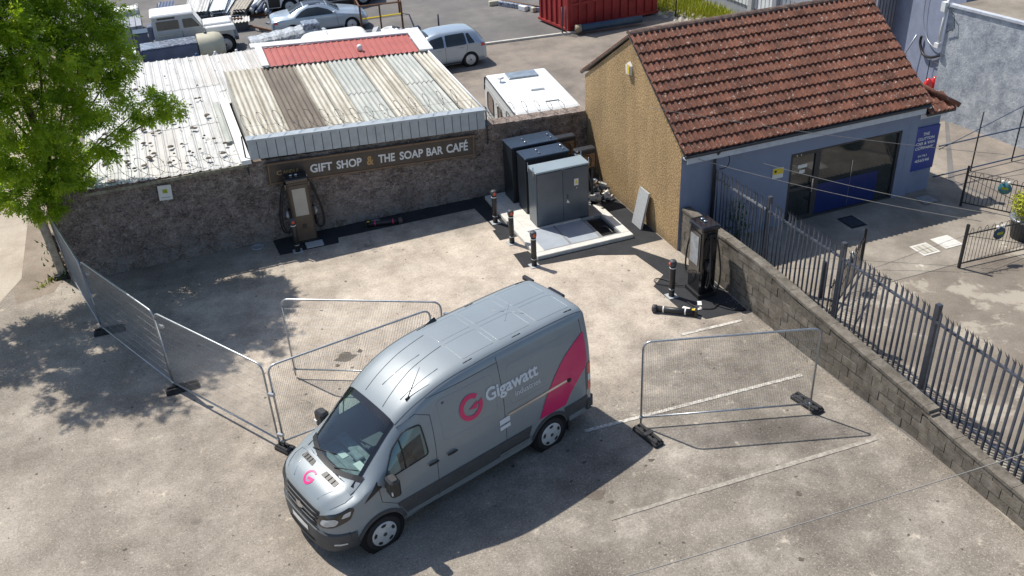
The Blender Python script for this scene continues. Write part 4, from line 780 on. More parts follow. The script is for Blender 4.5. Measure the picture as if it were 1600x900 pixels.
# ---------------------------------------------------------------- lofted vehicle hulls
def pchip(xs,ys):
    xs=np.array(xs,float); ys=np.array(ys,float); o=np.argsort(xs); xs,ys=xs[o],ys[o]; h=np.diff(xs); d=np.diff(ys)/h; mm=np.zeros(len(xs)); mm[0],mm[-1]=d[0],d[-1]
    for i in range(1,len(xs)-1):
        if d[i-1]*d[i]>0: w1=2*h[i]+h[i-1]; w2=h[i]+2*h[i-1]; mm[i]=(w1+w2)/(w1/d[i-1]+w2/d[i])
    def f(x):
        x=min(max(x,xs[0]),xs[-1]); i=min(max(int(np.searchsorted(xs,x))-1,0),len(h)-1); t=(x-xs[i])/h[i]
        return float((1+2*t)*(1-t)**2*ys[i]+t*(1-t)**2*h[i]*mm[i]+t*t*(3-2*t)*ys[i+1]+t*t*(t-1)*h[i]*mm[i+1])
    return f
class Hull:
    NS,NB,NT=6,7,8
    def __init__(s,W,zt,ye,belt,wheels,wr,zb=.30,crown=.05,edrop=.06,bulge=1.8):
        s.W=pchip(*zip(*W)); s.zt=pchip(*zip(*zt)); s.ye=pchip(*zip(*ye)); s.be=belt; s.wh=wheels; s.wr=wr; s.zb=zb; s.cr=crown; s.ed=edrop; s.bu=bulge; s.x0,s.x1=W[0][0],W[-1][0]
        if s.x0>s.x1: s.x0,s.x1=s.x1,s.x0
    def sec(s,x):
        W,zt,ye=s.W(x),s.zt(x),min(s.ye(x),s.W(x)*.985); zt0=zt
        zb=s.zb
        for xw in s.wh:
            d=abs(x-xw)
            if d<s.wr: zb=max(zb,s.wr*.82+math.sqrt(s.wr**2-d*d)-.0)
        be=min(s.be(x) if callable(s.be) else s.be,zt-.12); be=max(be,s.zb+.05); zb=min(zb,be-.02); P=[]
        for i in range(s.NS):
            t=i/s.NS; z=zb+(be-zb)*t; q=(z-s.zb)/max(.01,be-s.zb); y=W-.07*(1-min(1,q/.35))**2*min(1,W)-.012*max(0,q-.7)/.3; P.append((y,z))
        yb=W-.012; ed=min(s.ed,.5*(zt-be))
        for i in range(s.NB):
            t=i/s.NB; P.append((yb+(ye-yb)*t**s.bu,be+(zt-ed-be)*t))
        for i in range(s.NT+1):
            t=i/s.NT; u=1-math.cos(t*PI/2); y=ye*(1-t); k=min(1,t*4.5); P.append((y,zt-ed+ed*math.sin(k*PI/2)+s.cr*(1-(1-t)**2)))
        return P
    def build(s,name,mat,parent,skip=None,step=.055):
        xs=list(np.arange(s.x0,s.x1,step))+[s.x1]
        # denser near the nose and tail
        xs=sorted(set(xs+[s.x1-d for d in (.01,.025,.04,.08,.1)]+[s.x0+d for d in (.01,.025,.04)])); S=[s.sec(x) for x in xs]; k=len(S[0]); v=[];full=2*k-1
        for x,P in zip(xs,S):
            v+=[(x,y,z) for y,z in P]+[(x,-y,z) for y,z in P[-2::-1]]
        f=[]
        for i in range(len(xs)-1):
            for j in range(full-1):
                jj=j if j<k-1 else full-2-j
                if skip and skip((xs[i]+xs[i+1])/2,jj): continue
                f.append((i*full+j,i*full+j+1,(i+1)*full+j+1,(i+1)*full+j))
        f.append(tuple(range(full))); f.append(tuple((len(xs)-1)*full+q for q in range(full-1,-1,-1)))
        b=MB(); b.raw(v,f,True); b.sm[-1]=False;b.sm[-2]=False; o=b.build(name,mat,parent); return o
    def sy(s,x,z):
        P=s.sec(x)
        for a,b in zip(P,P[1:]):
            if a[1]<=z<=b[1] and b[1]>a[1]: return a[0]+(b[0]-a[0])*(z-a[1])/(b[1]-a[1])
        return P[0][0] if z<P[0][1] else P[-1][0]
    def tz(s,x,y):
        P=s.sec(x)[s.NS+s.NB:]; y=abs(y)
        for a,b in zip(P,P[1:]):
            if b[0]<=y<=a[0]: return a[1]+(b[1]-a[1])*(a[0]-y)/max(1e-6,a[0]-b[0])
        return P[0][1]
    def nx(s,y,z,sgn=1):
        a,b=(s.x0+s.x1)/2,(s.x1 if sgn>0 else s.x0)
        for _ in range(22):
            mx=(a+b)/2
            ins=s.sy(mx,z)>=abs(y) and (s.tz(mx,min(abs(y),s.ye(mx)*.99)) if abs(y)<s.ye(mx) else s.zt(mx))>=z
            if ins: a=mx
            else: b=mx
        return a
def polar(H,cx,th,z,off):
    c,s_=math.cos(th),math.sin(th); a,b=0.05,2.0
    for _ in range(22):
        m_=(a+b)/2; x,y=cx+m_*c,abs(m_*s_); ok=x<H.x1-.001
        if ok: ok=H.sy(x,z)>=y and (H.tz(x,y) if y<H.ye(x)*.99 else H.zt(x))>=z and y<=H.W(x)
        if ok: a=m_
        else: b=m_
    return (cx+(a+off)*c,(a+off)*s_,z)
def patch(name,poly,fn,mat,parent,rings=4,th=0,smooth=True,step=.12):
    """polygon in 2-D mapped on a surface by fn, with concentric rings"""
    P=along(list(poly)+[poly[0]],step)[:-1]; n=len(P); cx=sum(p[0] for p in P)/n; cy=sum(p[1] for p in P)/n; v=[fn(cx,cy)]; f=[]
    for r in range(1,rings+1):
        for p in P: v.append(fn(cx+(p[0]-cx)*r/rings,cy+(p[1]-cy)*r/rings))
    for i in range(n): f.append((0,1+i,1+(i+1)%n))
    for r in range(rings-1):
        for i in range(n): a=1+r*n; f.append((a+i,a+n+i,a+n+(i+1)%n,a+(i+1)%n))
    o=mk(name,v,f,mat,parent,smooth); return o
def strip(name,A,B,fn,mat,parent,n=14,m=4):
    """ruled patch between two 2-D polylines mapped on a surface"""
    def rs(L,n):
        L=[Vector(p) for p in L]; d=[0]
        for a,b in zip(L,L[1:]): d.append(d[-1]+(b-a).length)
        out=[]
        for i in range(n+1):
            q=d[-1]*i/n
            for j in range(len(L)-1):
                if q<=d[j+1]+1e-9: out.append(L[j].lerp(L[j+1],(q-d[j])/max(1e-9,d[j+1]-d[j]))); break
        return out
    A,B=rs(A,n),rs(B,n); v=[fn(*(A[i].lerp(B[i],j/m))) for i in range(n+1) for j in range(m+1)]
    return mk(name,v,[(i*(m+1)+j,i*(m+1)+j+1,(i+1)*(m+1)+j+1,(i+1)*(m+1)+j) for i in range(n) for j in range(m)],mat,parent,True)
def seam(name,pts,fn,parent,mat='seam',r=.006,step=.08): return MB().tube([fn(*p) for p in along(pts,step)],r,4).build(name,mat,parent)
def wheel(parent,x,y,r,wd,side,rimmat='silver_wheel',steel=False,slots=False):
    t=MB(); a=side*wd/2; t.lathe([(r*.70,-wd/2),(r*.93,-wd/2),(r,-wd/2+.03),(r,wd/2-.03),(r*.93,wd/2),(r*.70,wd/2)],(x,y,r),'y',28); tyre=t.build('tyre','tyre',parent)
    f=side*(wd/2+.012); w_=MB(); w_.lathe([(r*.71,f-side*.05),(r*.70,f),(r*.64,f+side*.004),(r*.30,f+side*.008),(r*.26,f+side*.014),(.02,f+side*.016)],(x,y,r),'y',28); w_.build('hub_cap',rimmat,tyre)
    ns=5
    for i in range(ns if slots else 0):
        an=2*PI*i/ns+.3; p=[]
        for (rr,dd) in ((.47,-.22),(.60,-.26),(.63,0),(.60,.26),(.47,.22),(.45,0)):
            aa=an+dd; p.append((x+r*rr*math.cos(aa),y+f+side*.009,r+r*rr*math.sin(aa)))
        MB().raw([(a_,b_,c_) for a_,b_,c_ in p],[tuple(range(6))]).build('wheel_slot','black_plastic',tyre)
    MB().lathe([(r*.12,f+side*.003),(r*.11,f+side*.024)],(x,y,r),'y',12).build('centre_cap','grey_plastic',tyre); return tyre
# ---------------------------------------------------------------- the van
def ring2d(c,ro,ri,a0,a1,n=30,ex=1):
    o=[(c[0]+ro*math.cos(a),c[1]+ex*ro*math.sin(a)) for a in np.linspace(a0,a1,n)]; i_=[(c[0]+ri*math.cos(a),c[1]+ex*ri*math.sin(a)) for a in np.linspace(a0,a1,n)]; return o,i_
def van():
    t=thing('panel_van','large blue-grey high-roof panel van with pink and white lettering in the car park','van',(-6.60,-4.92,0),R(-161.6)); t.scale=(1.012,)*3
    H=Hull(*[[(x_ if x_<4.15 else 4.15+(x_-4.15)*.80,y_) for x_,y_ in q_] for q_ in ([(-1.20,.93),(-1.17,.98),(-1.08,1.01),(-.8,1.03),(3.7,1.03),(4.05,1.015),(4.3,.985),(4.5,.93),(4.65,.85),(4.76,.74),(4.83,.58),(4.87,.38),(4.89,.08)],
      [(-1.20,2.54),(-1.17,2.61),(-1.08,2.655),(-.8,2.69),(0,2.715),(1.0,2.72),(1.7,2.69),(2.2,2.62),(2.6,2.50),(2.9,2.36),(3.13,2.21),(3.6,1.80),(4.02,1.44),(4.12,1.385),(4.35,1.335),(4.55,1.27),(4.66,1.20),(4.74,1.12),(4.80,1.00),(4.86,.76),(4.89,.5)],
      [(-1.20,.76),(-1.0,.80),(0,.82),(2.0,.82),(2.6,.79),(3.13,.74),(3.6,.76),(4.02,.79),(4.2,.83),(4.4,.78),(4.6,.72),(4.74,.60),(4.82,.46),(4.87,.28),(4.89,.05)])],
      1.36,(-.08,3.75),.425,zb=.33,crown=.035,edrop=.06,bulge=2.0)
    k0=H.NS+H.NB
    H.build('body','van_paint',t,skip=lambda x,j: (3.17<x<4.02 and j>=k0+1) or (2.76<x<3.26 and H.NS+1<=j<=H.NS+3))
    L=lambda off:(lambda x,z:(x,H.sy(x,z)+off,z)); Rr=lambda off:(lambda x,z:(x,-H.sy(x,z)-off,z)); T=lambda off:(lambda x,y:(x,y,H.tz(x,y)+off)); F=lambda off:(lambda y,z:(H.nx(y,z)+off,y,z)); Bk=lambda off:(lambda y,z:(H.nx(y,z,-1)-off,y,z))
    # windscreen and cabin
    hw=lambda x:H.ye(x)*.94
    MB_=[]; v=[];xs=np.linspace(3.12,4.07,9)
    for x in xs:
        for q in np.linspace(-1,1,13): v.append((x,q*hw(x),H.tz(x,q*hw(x))+.006))
    f=[(i*13+j,(i+1)*13+j,(i+1)*13+j+1,i*13+j+1) for i in range(8) for j in range(12)]; ws=mk('windscreen',v,f,'glass',t,True)
    # dark ceramic border
    for nm,A,B in (('windscreen_border',[(3.10,-hw(3.1)-.012),(3.10,hw(3.1)+.012)],[(3.20,-hw(3.2)),(3.20,hw(3.2))]),('windscreen_border',[(4.02,-hw(4.0)),(4.02,hw(4.0))],[(4.13,-.80),(4.13,.80)])): strip(nm,A,B,T(.010),'black_gloss',ws,14,2)
    for sg in (-1,1): strip('windscreen_border',[(x,sg*(hw(x)-.045)) for x in xs],[(x,sg*(hw(x)+.02)) for x in xs],T(.010),'black_gloss',ws,9,1)
    cv=lambda y:4.075-.20*(abs(y)/.8)**2.2
    ysx=np.linspace(-.80,.80,17); strip('cowl',[(cv(y)-.035,y) for y in ysx],[(cv(y)+.05,y) for y in ysx],T(.014),'black_plastic',t,24,2); strip('scuttle',[(cv(y)+.05,y) for y in ysx],[(4.15,y) for y in ysx],T(.011),'van_paint',t,24,2)
    db=MB(); db.box(3.30,4.02,-.82,.82,.9,1.18,b=.03).box(3.78,4.0,-.80,.80,1.18,1.25,b=.03).box(3.32,3.52,-.78,.78,1.22,1.27,b=.02).box(3.55,3.85,.18,.62,1.221,1.30,b=.03).box(3.45,3.60,-.15,.15,1.27,1.34,b=.02); db.build('dashboard','dash',t)
    MB().box(3.56,3.70,.15,.42,1.302,1.312).box(3.58,3.70,-.42,-.22,1.182,1.192).build('papers','paper',t)
    for y in (-.5,.05,.5): s=MB(); s.box(2.45,2.60,y-.22,y+.22,.8,1.62,b=.04).box(2.6,3.1,y-.22,y+.22,.75,.95,b=.04).box(2.47,2.57,y-.12,y+.12,1.64,1.84,b=.03); s.build('seat','seat_grey',t)
    MB().tube([(3.22+.06*math.sin(a)*0+.10*math.sin(a),-.5+.19*math.cos(a),1.22+.16*math.sin(a)) for a in np.linspace(0,2*PI,20)],.015,6).build('steering_wheel','black_plastic',t)
    MB().box(2.2,2.25,-.9,.9,.5,2.3).build('bulkhead','seat_grey',t); MB().box(2.25,4.0,-.9,.9,.5,.55).build('cab_floor','seat_grey',t)
    # side windows both sides
    for fn,s in ((L,1),(Rr,-1)):
        win=[(2.69,1.50),(3.60,1.43),(3.30,1.86),(3.02,2.08),(2.72,2.10)]
        w1=patch('side_window',rounded(win,.06),fn(.006),'glass',t,5,step=.06); seam('window_seal',rounded(win,.06)+[rounded(win,.06)[0]],fn(.008),w1,'black_plastic',.014,.05)
        seam('window_divider',[(3.16,1.46),(3.14,1.98)],fn(.010),w1,'black_plastic',.014)
        patch('quarter_panel',[(3.66,1.36),(4.02,1.20),(3.93,1.30),(3.72,1.48)],fn(.008),'black_plastic',t,3)
        # panel gaps
        seam('door_gap',[(2.56,.42),(2.53,1.40),(2.51,2.18)],fn(.001),t); seam('door_gap',[(2.51,2.18),(2.75,2.28),(3.1,2.15)],fn(.001),t); seam('door_gap',[(3.72,1.38),(3.70,1.05),(3.42,.84),(3.30,.50)],fn(.001),t)
        seam('door_gap',[(1.00,.45),(1.00,2.68)],fn(.001),t); seam('door_gap',[(2.50,2.47),(1.00,2.50)],fn(.001),t); seam('door_gap',[(-1.02,.78),(-1.00,2.5)],fn(.001),t)
        # swaged upper panels
        for (a,b_) in ((1.15,2.35),(-.85,.85)): seam('panel_swage',rounded([(a,1.56),(b_,1.56),(b_,2.36),(a,2.36)],.12)+[rounded([(a,1.56),(b_,1.56),(b_,2.36),(a,2.36)],.12)[0]],fn(-.003),t,'van_paint',.009)
        # cladding and arches
        strip('side_cladding',[(.50,.52),(3.25,.52)],[(.40,.84),(3.42,.84)],fn(.014),'grey_plastic',t,24,3); strip('sill',[(.50,.36),(3.24,.36)],[(.48,.46),(3.26,.46)],fn(.006),'van_paint',t,16,1)
        strip('side_cladding',[(-.50,.52),(-1.05,.52)],[(-.42,.80),(-1.05,.80)],fn(.014),'grey_plastic',t,8,2)
        strip('side_step',[(.42,.55),(1.2,.55)],[(.42,.60),(1.2,.60)],fn(.03),'galv',t,6,1)
        for xw in (-.08,3.75):
            arc=lambda r_:[(xw+r_*math.cos(a),.35+r_*math.sin(a)) for a in np.linspace(R(12),R(168),17)]
            strip('wheel_arch',arc(.435),arc(.505),fn(.018),'grey_plastic',t,18,2)
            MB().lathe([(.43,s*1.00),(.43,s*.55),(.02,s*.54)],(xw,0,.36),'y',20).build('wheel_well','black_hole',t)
            wheel(t,xw,s*.90,.345,.235,s,slots=True)
        for xx in (2.62,2.22): hnd=MB().tube([fn(.030)(xx-.10,1.27),fn(.045)(xx,1.28),fn(.030)(xx+.10,1.27)],[.018,.022,.018],6).build('door_handle','black_plastic',t); 
        # mirror
        mr=MB(); mr.box(-.09,.10,0,.26,-.02,.30,TR(3.52,s*1.06 if s>0 else -1.32,1.30,R(-6*s)),b=.04); mm_=mr.build('door_mirror','black_plastic',t); MB().box(3.44,3.60,min(s*.95,s*1.08),max(s*.95,s*1.08),1.30,1.36).build('mirror_arm','black_plastic',mm_)
        MB().box(3.56,3.635,min(s*1.22,s*1.30),max(s*1.22,s*1.30),1.32,1.40).build('mirror_indicator','paper',mm_)
        # headlight wraps the corner
        hf=lambda off:(lambda th,z:polar(H,3.9,s*R(th*100),z,off))
        hl=rounded([(.30,.86),(.33,1.00),(.50,1.14),(.70,1.26),(.735,1.20),(.68,1.02),(.52,.90),(.40,.85)],.03)
        h1=patch('headlight',hl,hf(.012),'black_gloss',t,7,step=.03); patch('headlight_lens',rounded([(.38,.91),(.41,1.01),(.54,1.10),(.58,1.05),(.55,.96),(.44,.90)],.03),hf(.02),'headlight',h1,4,step=.04); patch('indicator_lens',rounded([(.60,1.08),(.63,1.17),(.70,1.20),(.68,1.10)],.02),hf(.02),'silver_wheel',h1,3,step=.04)
        fg=patch('fog_light',[(.50,.50),(.50,.54),(.62,.54),(.62,.50)],hf(.035),'headlight',t,2,step=.05)
        # tail light
        strip('tail_light',[(-1.155,.92),(-1.155,1.55)],[(-1.05,.90),(-1.05,1.52)],fn(.012),'red_light',t,8,2); strip('reversing_light',[(-1.15,1.12),(-1.15,1.28)],[(-1.06,1.12),(-1.06,1.28)],fn(.016),'paper',t,3,1)
    # left side only: sliding rail, lettering, pink swoosh
    strip('door_rail',[(.93,1.355),(-.56,1.385)],[(.93,1.405),(-.56,1.435)],L(.012),'chrome',t,20,1); MB().box(-.60,-.53,1.015,1.055,1.37,1.43).build('rail_stop','black_plastic',t)
    strip('sticker',[(1.14,1.24),(.90,1.25)],[(1.14,1.35),(.90,1.37)],L(.010),'white_decal',t,4,1); strip('sticker',[(1.14,1.12),(.90,1.13)],[(1.14,1.20),(.90,1.21)],L(.010),'white_decal',t,4,1)
    pl=[(-1.03,2.24),(-.80,2.14),(-.54,1.98),(-.38,1.84),(-.22,1.66),(-.07,1.43),(.07,1.18),(.20,.87)]; pr=[(-1.04,2.22),(-1.05,1.95),(-1.06,1.62),(-.98,1.46),(-.86,1.35),(-.72,1.22),(-.58,1.06),(-.46,.87)]
    strip('pink_swoosh',pl,pr,L(.0105),'pink',t,30,6)
    for (u,v_) in (((1.37,.17),(1.90,2.10)),):
        lettering('lettering','Gigawatt',lambda x,y:L(.010)(u[0]-(x),y),'white_decal',t,(0,1.21,1.80,2.14),bold=.006)
    lettering('lettering','industries',lambda x,y:L(.010)(.73-x,y),'white_decal',t,(0,.60,1.69,1.81),bold=.001)
    def glogo(c,ro,ri,fn,mat,mx=-1):
        g=lambda a,b:fn(c[0]+mx*a,c[1]+b)
        o,i_=ring2d((0,0),ro,ri,R(48),R(360),34); strip('emblem',o,i_,g,mat,t,40,2)
        strip('emblem',[(ro,0),(ro,ro*.12)],[(ri,0),(ri,ro*.12)],g,mat,t,2,1); strip('emblem',[(ro,ro*.30),(ro*.98,-.0)],[(ri*.62,ro*.05),(ri*.9,-ro*.0)],g,mat,t,4,2)
        strip('emblem',[(-ro*.18,-ro*.10),(ro*.55,ro*.28)],[(-ro*.18,-ro*.12),(ro*.45,-ro*.24)],g,mat,t,4,3)
    glogo((1.70,1.95),.255,.165,L(.010),'pink')
    # bonnet: logo, vents, gaps
    def bl(a,b): x,y=4.49+.0*a-b*.9,-.08+a; return T(.008)(x,y)
    g2=lambda a,b:T(.008)(4.42+(-b),-.06+(a))
    o,i_=ring2d((0,0),.135,.095,R(55),R(350),26,ex=.9); strip('bonnet_emblem',o,i_,g2,'pinkl',t,30,1); strip('bonnet_emblem',[(-.03,-.01),(.13,.02)],[(-.02,-.05),(.11,-.035)],g2,'pinkl',t,4,1)
    for vv in ([(4.17,.10),(4.16,.50),(4.27,.50),(4.28,.08)],[(4.17,-.30),(4.16,-.62),(4.27,-.66),(4.36,-.26)][:0] or [(4.17,-.26),(4.16,-.60),(4.27,-.62),(4.28,-.22)]):
        o=patch('bonnet_vent',rounded(vv,.02),T(.007),'black_plastic',t,2,step=.05)
        ys=[vv[0][1]+(vv[1][1]-vv[0][1])*q for q in (.25,.5,.75)]
        for y in ys: seam('vent_slat',[(4.175,y),(4.265,y)],T(.010),o,'grey_plastic',.012,.03)
    for s in (-1,1): seam('bonnet_gap',[(4.12,s*.84),(4.28,s*.845),(4.43,s*.78),(4.51,s*.72)],T(.0),t,r=.004)
    strip('bumper_trim',[(y,.735) for y in np.linspace(-.55,.55,9)],[(y,.775) for y in np.linspace(-.55,.55,9)],F(.035),'chrome_dull',t,16,1)
    for s in (-1,1): seam('bonnet_crease',[(4.12,s*.62),(4.35,s*.52),(4.55,s*.40)],T(-.004),t,'van_paint',.012)
    # wipers
    for (a,b_) in (((4.06,-.55),(3.92,.02)),((4.06,.18),(3.86,.66))): wp=MB().tube([T(.03)(*a),T(.035)(*b_)],.010,5).build('wiper','black_plastic',t)
    # grille, badge, plate, bumper
    strip('grille',[(y,.78) for y in np.linspace(-.50,.50,9)],[(y,1.10) for y in np.linspace(-.56,.56,9)],F(.006),'black_plastic',t,16,5)
    for z,wy in ((.86,.50),(.95,.52),(1.04,.53)): seam('grille_bar',[(y,z) for y in np.linspace(-wy,wy,9)],F(.018),t,'grey_plastic',.016)
    strip('badge',[(-.11,.93),(0,.89),(.11,.93)],[(-.11,.97),(0,1.01),(.11,.97)],F(.035),'chrome',t,6,2)
    bump_=lambda off:(lambda y,z:(H.nx(y,z)+off,y*(1+off*.6),z))
    yy=[-.97,-.9,-.8,-.65,-.45,-.2,0,.2,.45,.65,.8,.9,.97]
    strip('front_bumper',[(y,.34) for y in yy],[(y,.72) for y in yy],bump_(.03),'grey_plastic',t,40,4); strip('bumper_lip',[(y,.72) for y in yy],[(y,.75) for y in yy],lambda y,z:bump_(.03 if z<.73 else .0)(y,z),'grey_plastic',t,40,1)
    for fn in (L,Rr): strip('front_bumper',[(4.24,.36),(4.42,.36)],[(4.22,.72),(4.40,.72)],fn(.02),'grey_plastic',t,8,3)
    strip('lower_grille',[(y,.40) for y in (-.42,0,.42)],[(y,.47) for y in (-.42,0,.42)],bump_(.034),'black_hole',t,8,1)
    o=MB(); 
    strip('number_plate',[(y,.56) for y in (-.26,0,.26)],[(y,.67) for y in (-.26,0,.26)],bump_(.040),'paper',t,6,1)
    # rear
    rb=MB(); rb.box(-1.27,-1.12,-.98,.98,.42,.68,b=.04).box(-1.14,-1.02,.90,1.045,.44,.68,b=.02).box(-1.14,-1.02,-1.045,-.90,.44,.68,b=.02); rb.build('rear_bumper','grey_plastic',t)
    seam('door_gap',[(0,.72),(0,2.5)],Bk(.001),t)
    for y in (-.45,.45): patch('rear_window',rounded([(y-.32,1.55),(y+.32,1.55),(y+.30,2.15),(y-.30,2.15)],.06),Bk(.006),'glassdark',t,4)
    MB().box(-1.24,-1.16,-.22,.22,2.60,2.66,b=.015).build('high_brake_light','black_gloss',t)
    MB().box(-1.19,-1.10,-.92,-.62,2.58,2.66,b=.02).build('rear_camera_housing','black_plastic',t)
    # roof: ribs, aerials
    ribs=[[(3.02,-.28),(2.2,-.40),(1.62,-.46)],[(3.05,.30),(2.35,.14),(1.60,.05)],[(3.0,.62),(2.6,.56)],[(1.5,.10),(.82,.06)]]
    for rb_ in ribs[:2]: seam('roof_rib',[(x,y) for x,y in rb_],T(.001),t,'rib_shadow',.008)
    for y in (-.05,.50): seam('roof_rib',[(2.8,y),(2.0,y)] ,T(-.004),t,'van_paint',.016)
    for (x0,x1) in ((-.95,-.15),(.0,.75),(.85,1.55)):
        for (y0,y1) in ((-.62,-.06),(.06,.62)):
            q=rounded([(x0,y0),(x1,y0),(x1,y1),(x0,y1)],.05); seam('roof_swage',q+[q[0]],T(-.003),t,'van_paint',.009)
    for s in (-1,1): seam('roof_gutter',[(3.1,s*.72),(2.5,s*.775),(1.5,s*.80),(-1.1,s*.78)],T(.002),t,'rib_shadow',.009)
    for x in (1.60,1.50,.5,.4,-.75,-.85): 
        for s in (1,-1): seam('roof_mount',[(x,s*.70),(x-.09,s*.70)],T(.004),t,'black_plastic',.009)
    for a in range(4): seam('roof_star',[(.05+.06*math.cos(a*PI/2+.7),.02+.06*math.sin(a*PI/2+.7)),(.05+.30*math.cos(a*PI/2+.7),.02+.34*math.sin(a*PI/2+.7))],T(-.002),t,'van_paint',.010)
    z=H.tz(1.30,-.72); MB().raw([(1.42,-.72,z),(1.16,-.78,z),(1.16,-.66,z),(1.18,-.72,z+.09),(1.26,-.72,z+.07)],[(0,2,1),(0,1,3),(0,4,2),(0,3,4),(1,2,3),(2,4,3)]).build('roof_fin','black_gloss',t)
    z=H.tz(2.72,.60); MB().tube([(2.72,.60,z),(2.35,.50,z+.42)],[.012,.004],5).tube([(2.76,.60,z),(2.68,.60,z+.03)],.02,6).build('aerial','black_plastic',t)
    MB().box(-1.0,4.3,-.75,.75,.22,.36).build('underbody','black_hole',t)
    MB().box(-.58,-.54,.78,1.0,.16,.5).build('mud_flap','black_plastic',t)
M['chrome_dull']=simple('satin_grey_trim',(.35,.37,.38),.4,.3); M['rib_shadow']=simple('painted_roof_shadow',(.09,.11,.13),.6); van()  # dark colour paints the shade line along roof ribs and gutters
# ---------------------------------------------------------------- ash tree
def ash_tree():
    t=thing('ash_tree','large leafy green ash tree overhanging the left end of the rubble wall','tree',(-14.95,6.45,0))
    base=np.array([-14.95,6.45,0]); lobes=[(-12.33,5.6,4.43,.62),(-12.75,5.8,5.45,.75),(-12.95,6.2,6.49,.8),(-13.35,5.6,6.3,1.2),(-13.63,5.4,4.98,1.1),(-13.55,5.6,3.79,.8),(-14.3,5.0,6.14,1.3),(-14.79,4.8,4.89,1.2),(-14.91,5.2,3.54,.9),(-15.5,4.8,3.9,.7),(-15.05,4.8,6.76,1.3),(-15.84,4.2,5.73,1.2),(-13.87,6.0,7.78,1.4),(-15.53,5.0,7.35,1.4),(-14.37,5.8,3.1,.6),(-15.28,5.2,2.45,.5),(-15.75,5.1,2.9,.55),(-15.0,5.5,2.9,.5),(-13.2,6.3,7.64,.9),(-16.6,3.6,6.62,1.3),(-14.7,5.6,8.51,1.5),(-16.36,4.2,7.91,1.4),(-16.8,3.8,5.0,.8),(-18.0,5.2,5.4,1.3),(-17.2,5.5,4.2,.9),(-18.5,6.2,7.0,1.3),(-11.75,5.35,4.35,.33),(-15.9,5.3,2.95,.35)]
    w_=MB(); tr=[(0,0,0),(-.1,-.1,1.2),(-.02,-.35,2.4),(.05,-.75,3.8),(.0,-1.0,5.4),(.1,-1.0,7.2),(.15,-.8,8.6)]; w_.tube(tr,[.22,.17,.13,.10,.07,.045,.02],10); w_.build('trunk','trunk',t)
    for L in lobes:
        p=np.array(L[:3])-base; zs=min(max(.35*p[2]+.6,1.6),6.4); q=np.array([np.interp(zs,[c[2] for c in tr],[c[i] for c in tr]) for i in range(3)]); mid=(p+q)/2+np.array([0,0,.25])
        MB().tube([q,mid,p,p+(p-mid)*.25],[.035,.026,.015,.005],6).build('branch','trunk',t)
    # leaf sprays
    V=[];n=0
    cs=[];dirs=[]
    for x,y,z,r in lobes:
        k=int(500*r**2.1)+80; d=rng.normal(size=(k,3)); d/=np.linalg.norm(d,axis=1)[:,None]; rr=r*(rng.random(k)**.45)*(1+.16*rng.normal(size=k)); c=np.array([x,y,z])+d*rr[:,None]*np.array([1,1,.78])
        # twig clumps: pull each spray part-way toward one of a few twig tips, leaving gaps
        kt=max(5,int(13*r*r)); tips=np.array([x,y,z])+(lambda e:e/np.linalg.norm(e,axis=1)[:,None]*(r*rng.uniform(.45,1.05,kt))[:,None]*np.array([1,1,.8]))(rng.normal(size=(kt,3)))
        j=np.argmin(((c[:,None]-tips[None])**2).sum(-1),1); c=c+(tips[j]-c)*.42; cs.append(c); dd=d+rng.normal(size=(k,3))*.5; dd[:,2]-=.35; dirs.append(dd/np.linalg.norm(dd,axis=1)[:,None])
    C=np.concatenate(cs)-base; D=np.concatenate(dirs); K=len(C)
    side=np.cross(D,np.array([0,0,1.])+rng.normal(size=(K,3))*.35); side/=np.linalg.norm(side,axis=1)[:,None]; nrm=np.cross(side,D)
    quads=[]
    ln=rng.uniform(.16,.26,K)
    for i in range(9):
        if i==8: s=0; tt=1.0
        else: s=1 if i%2 else -1; tt=.18+.22*(i//2)
        o=C+D*(ln*tt)[:,None]; ax=(D*.55+side*s*.85) if s else D; ax=ax/np.linalg.norm(ax,axis=1)[:,None]; ax=ax+rng.normal(size=(K,3))*.18; L_=rng.uniform(.07,.115,K)[:,None]; wv=np.cross(ax,nrm+rng.normal(size=(K,3))*.4); wv/=np.linalg.norm(wv,axis=1)[:,None]; wv*=rng.uniform(.015,.025,K)[:,None]
        a=o; b=o+ax*L_*.45+wv; c=o+ax*L_+np.array([0,0,-.012]); d=o+ax*L_*.45-wv; quads.append(np.stack([a,b,c,d],1))
    Q=np.concatenate(quads).reshape(-1,3); nq=len(Q)//4
    me=bpy.data.meshes.new('crown'); me.vertices.add(len(Q)); me.vertices.foreach_set('co',Q.ravel().astype(np.float32)); me.loops.add(nq*4); me.loops.foreach_set('vertex_index',np.arange(nq*4,dtype=np.int32)); me.polygons.add(nq); me.polygons.foreach_set('loop_start',np.arange(0,nq*4,4,dtype=np.int32)); me.materials.append(M['leaf']); me.update(calc_edges=True)
    o=bpy.data.objects.new('crown',me); col.objects.link(o); o.parent=t; o['kind']='stuff'
ash_tree()
t=thing('timber_post','square weathered timber gatepost beneath the tree','post',(-15.46,6.02,0)); t.rotation_euler=(0,R(-3),0); MB().box(-.10,.10,-.10,.10,0,2.35,b=.015).build('shaft','timber_grey',t); MB().box(-.12,.12,-.12,.12,2.35,2.40,b=.01).build('cap','timber_grey',t)
t=thing('parking_sign','small black sign with white lines on a thin post under the tree','sign',(-15.02,6.35,0)); MB().box(-.16,.16,-.02,0,1.72,1.98).build('plate','black_plastic',t); MB().tube([(0,.03,0),(0,.03,1.95)],.025,6).build('post','wood',t)
for z,wx in ((1.90,.08),(1.84,.12),(1.78,.12)): MB().box(-wx,wx,-.026,-.0205,z-.012,z+.012).build('print','paper',t)
b=MB()
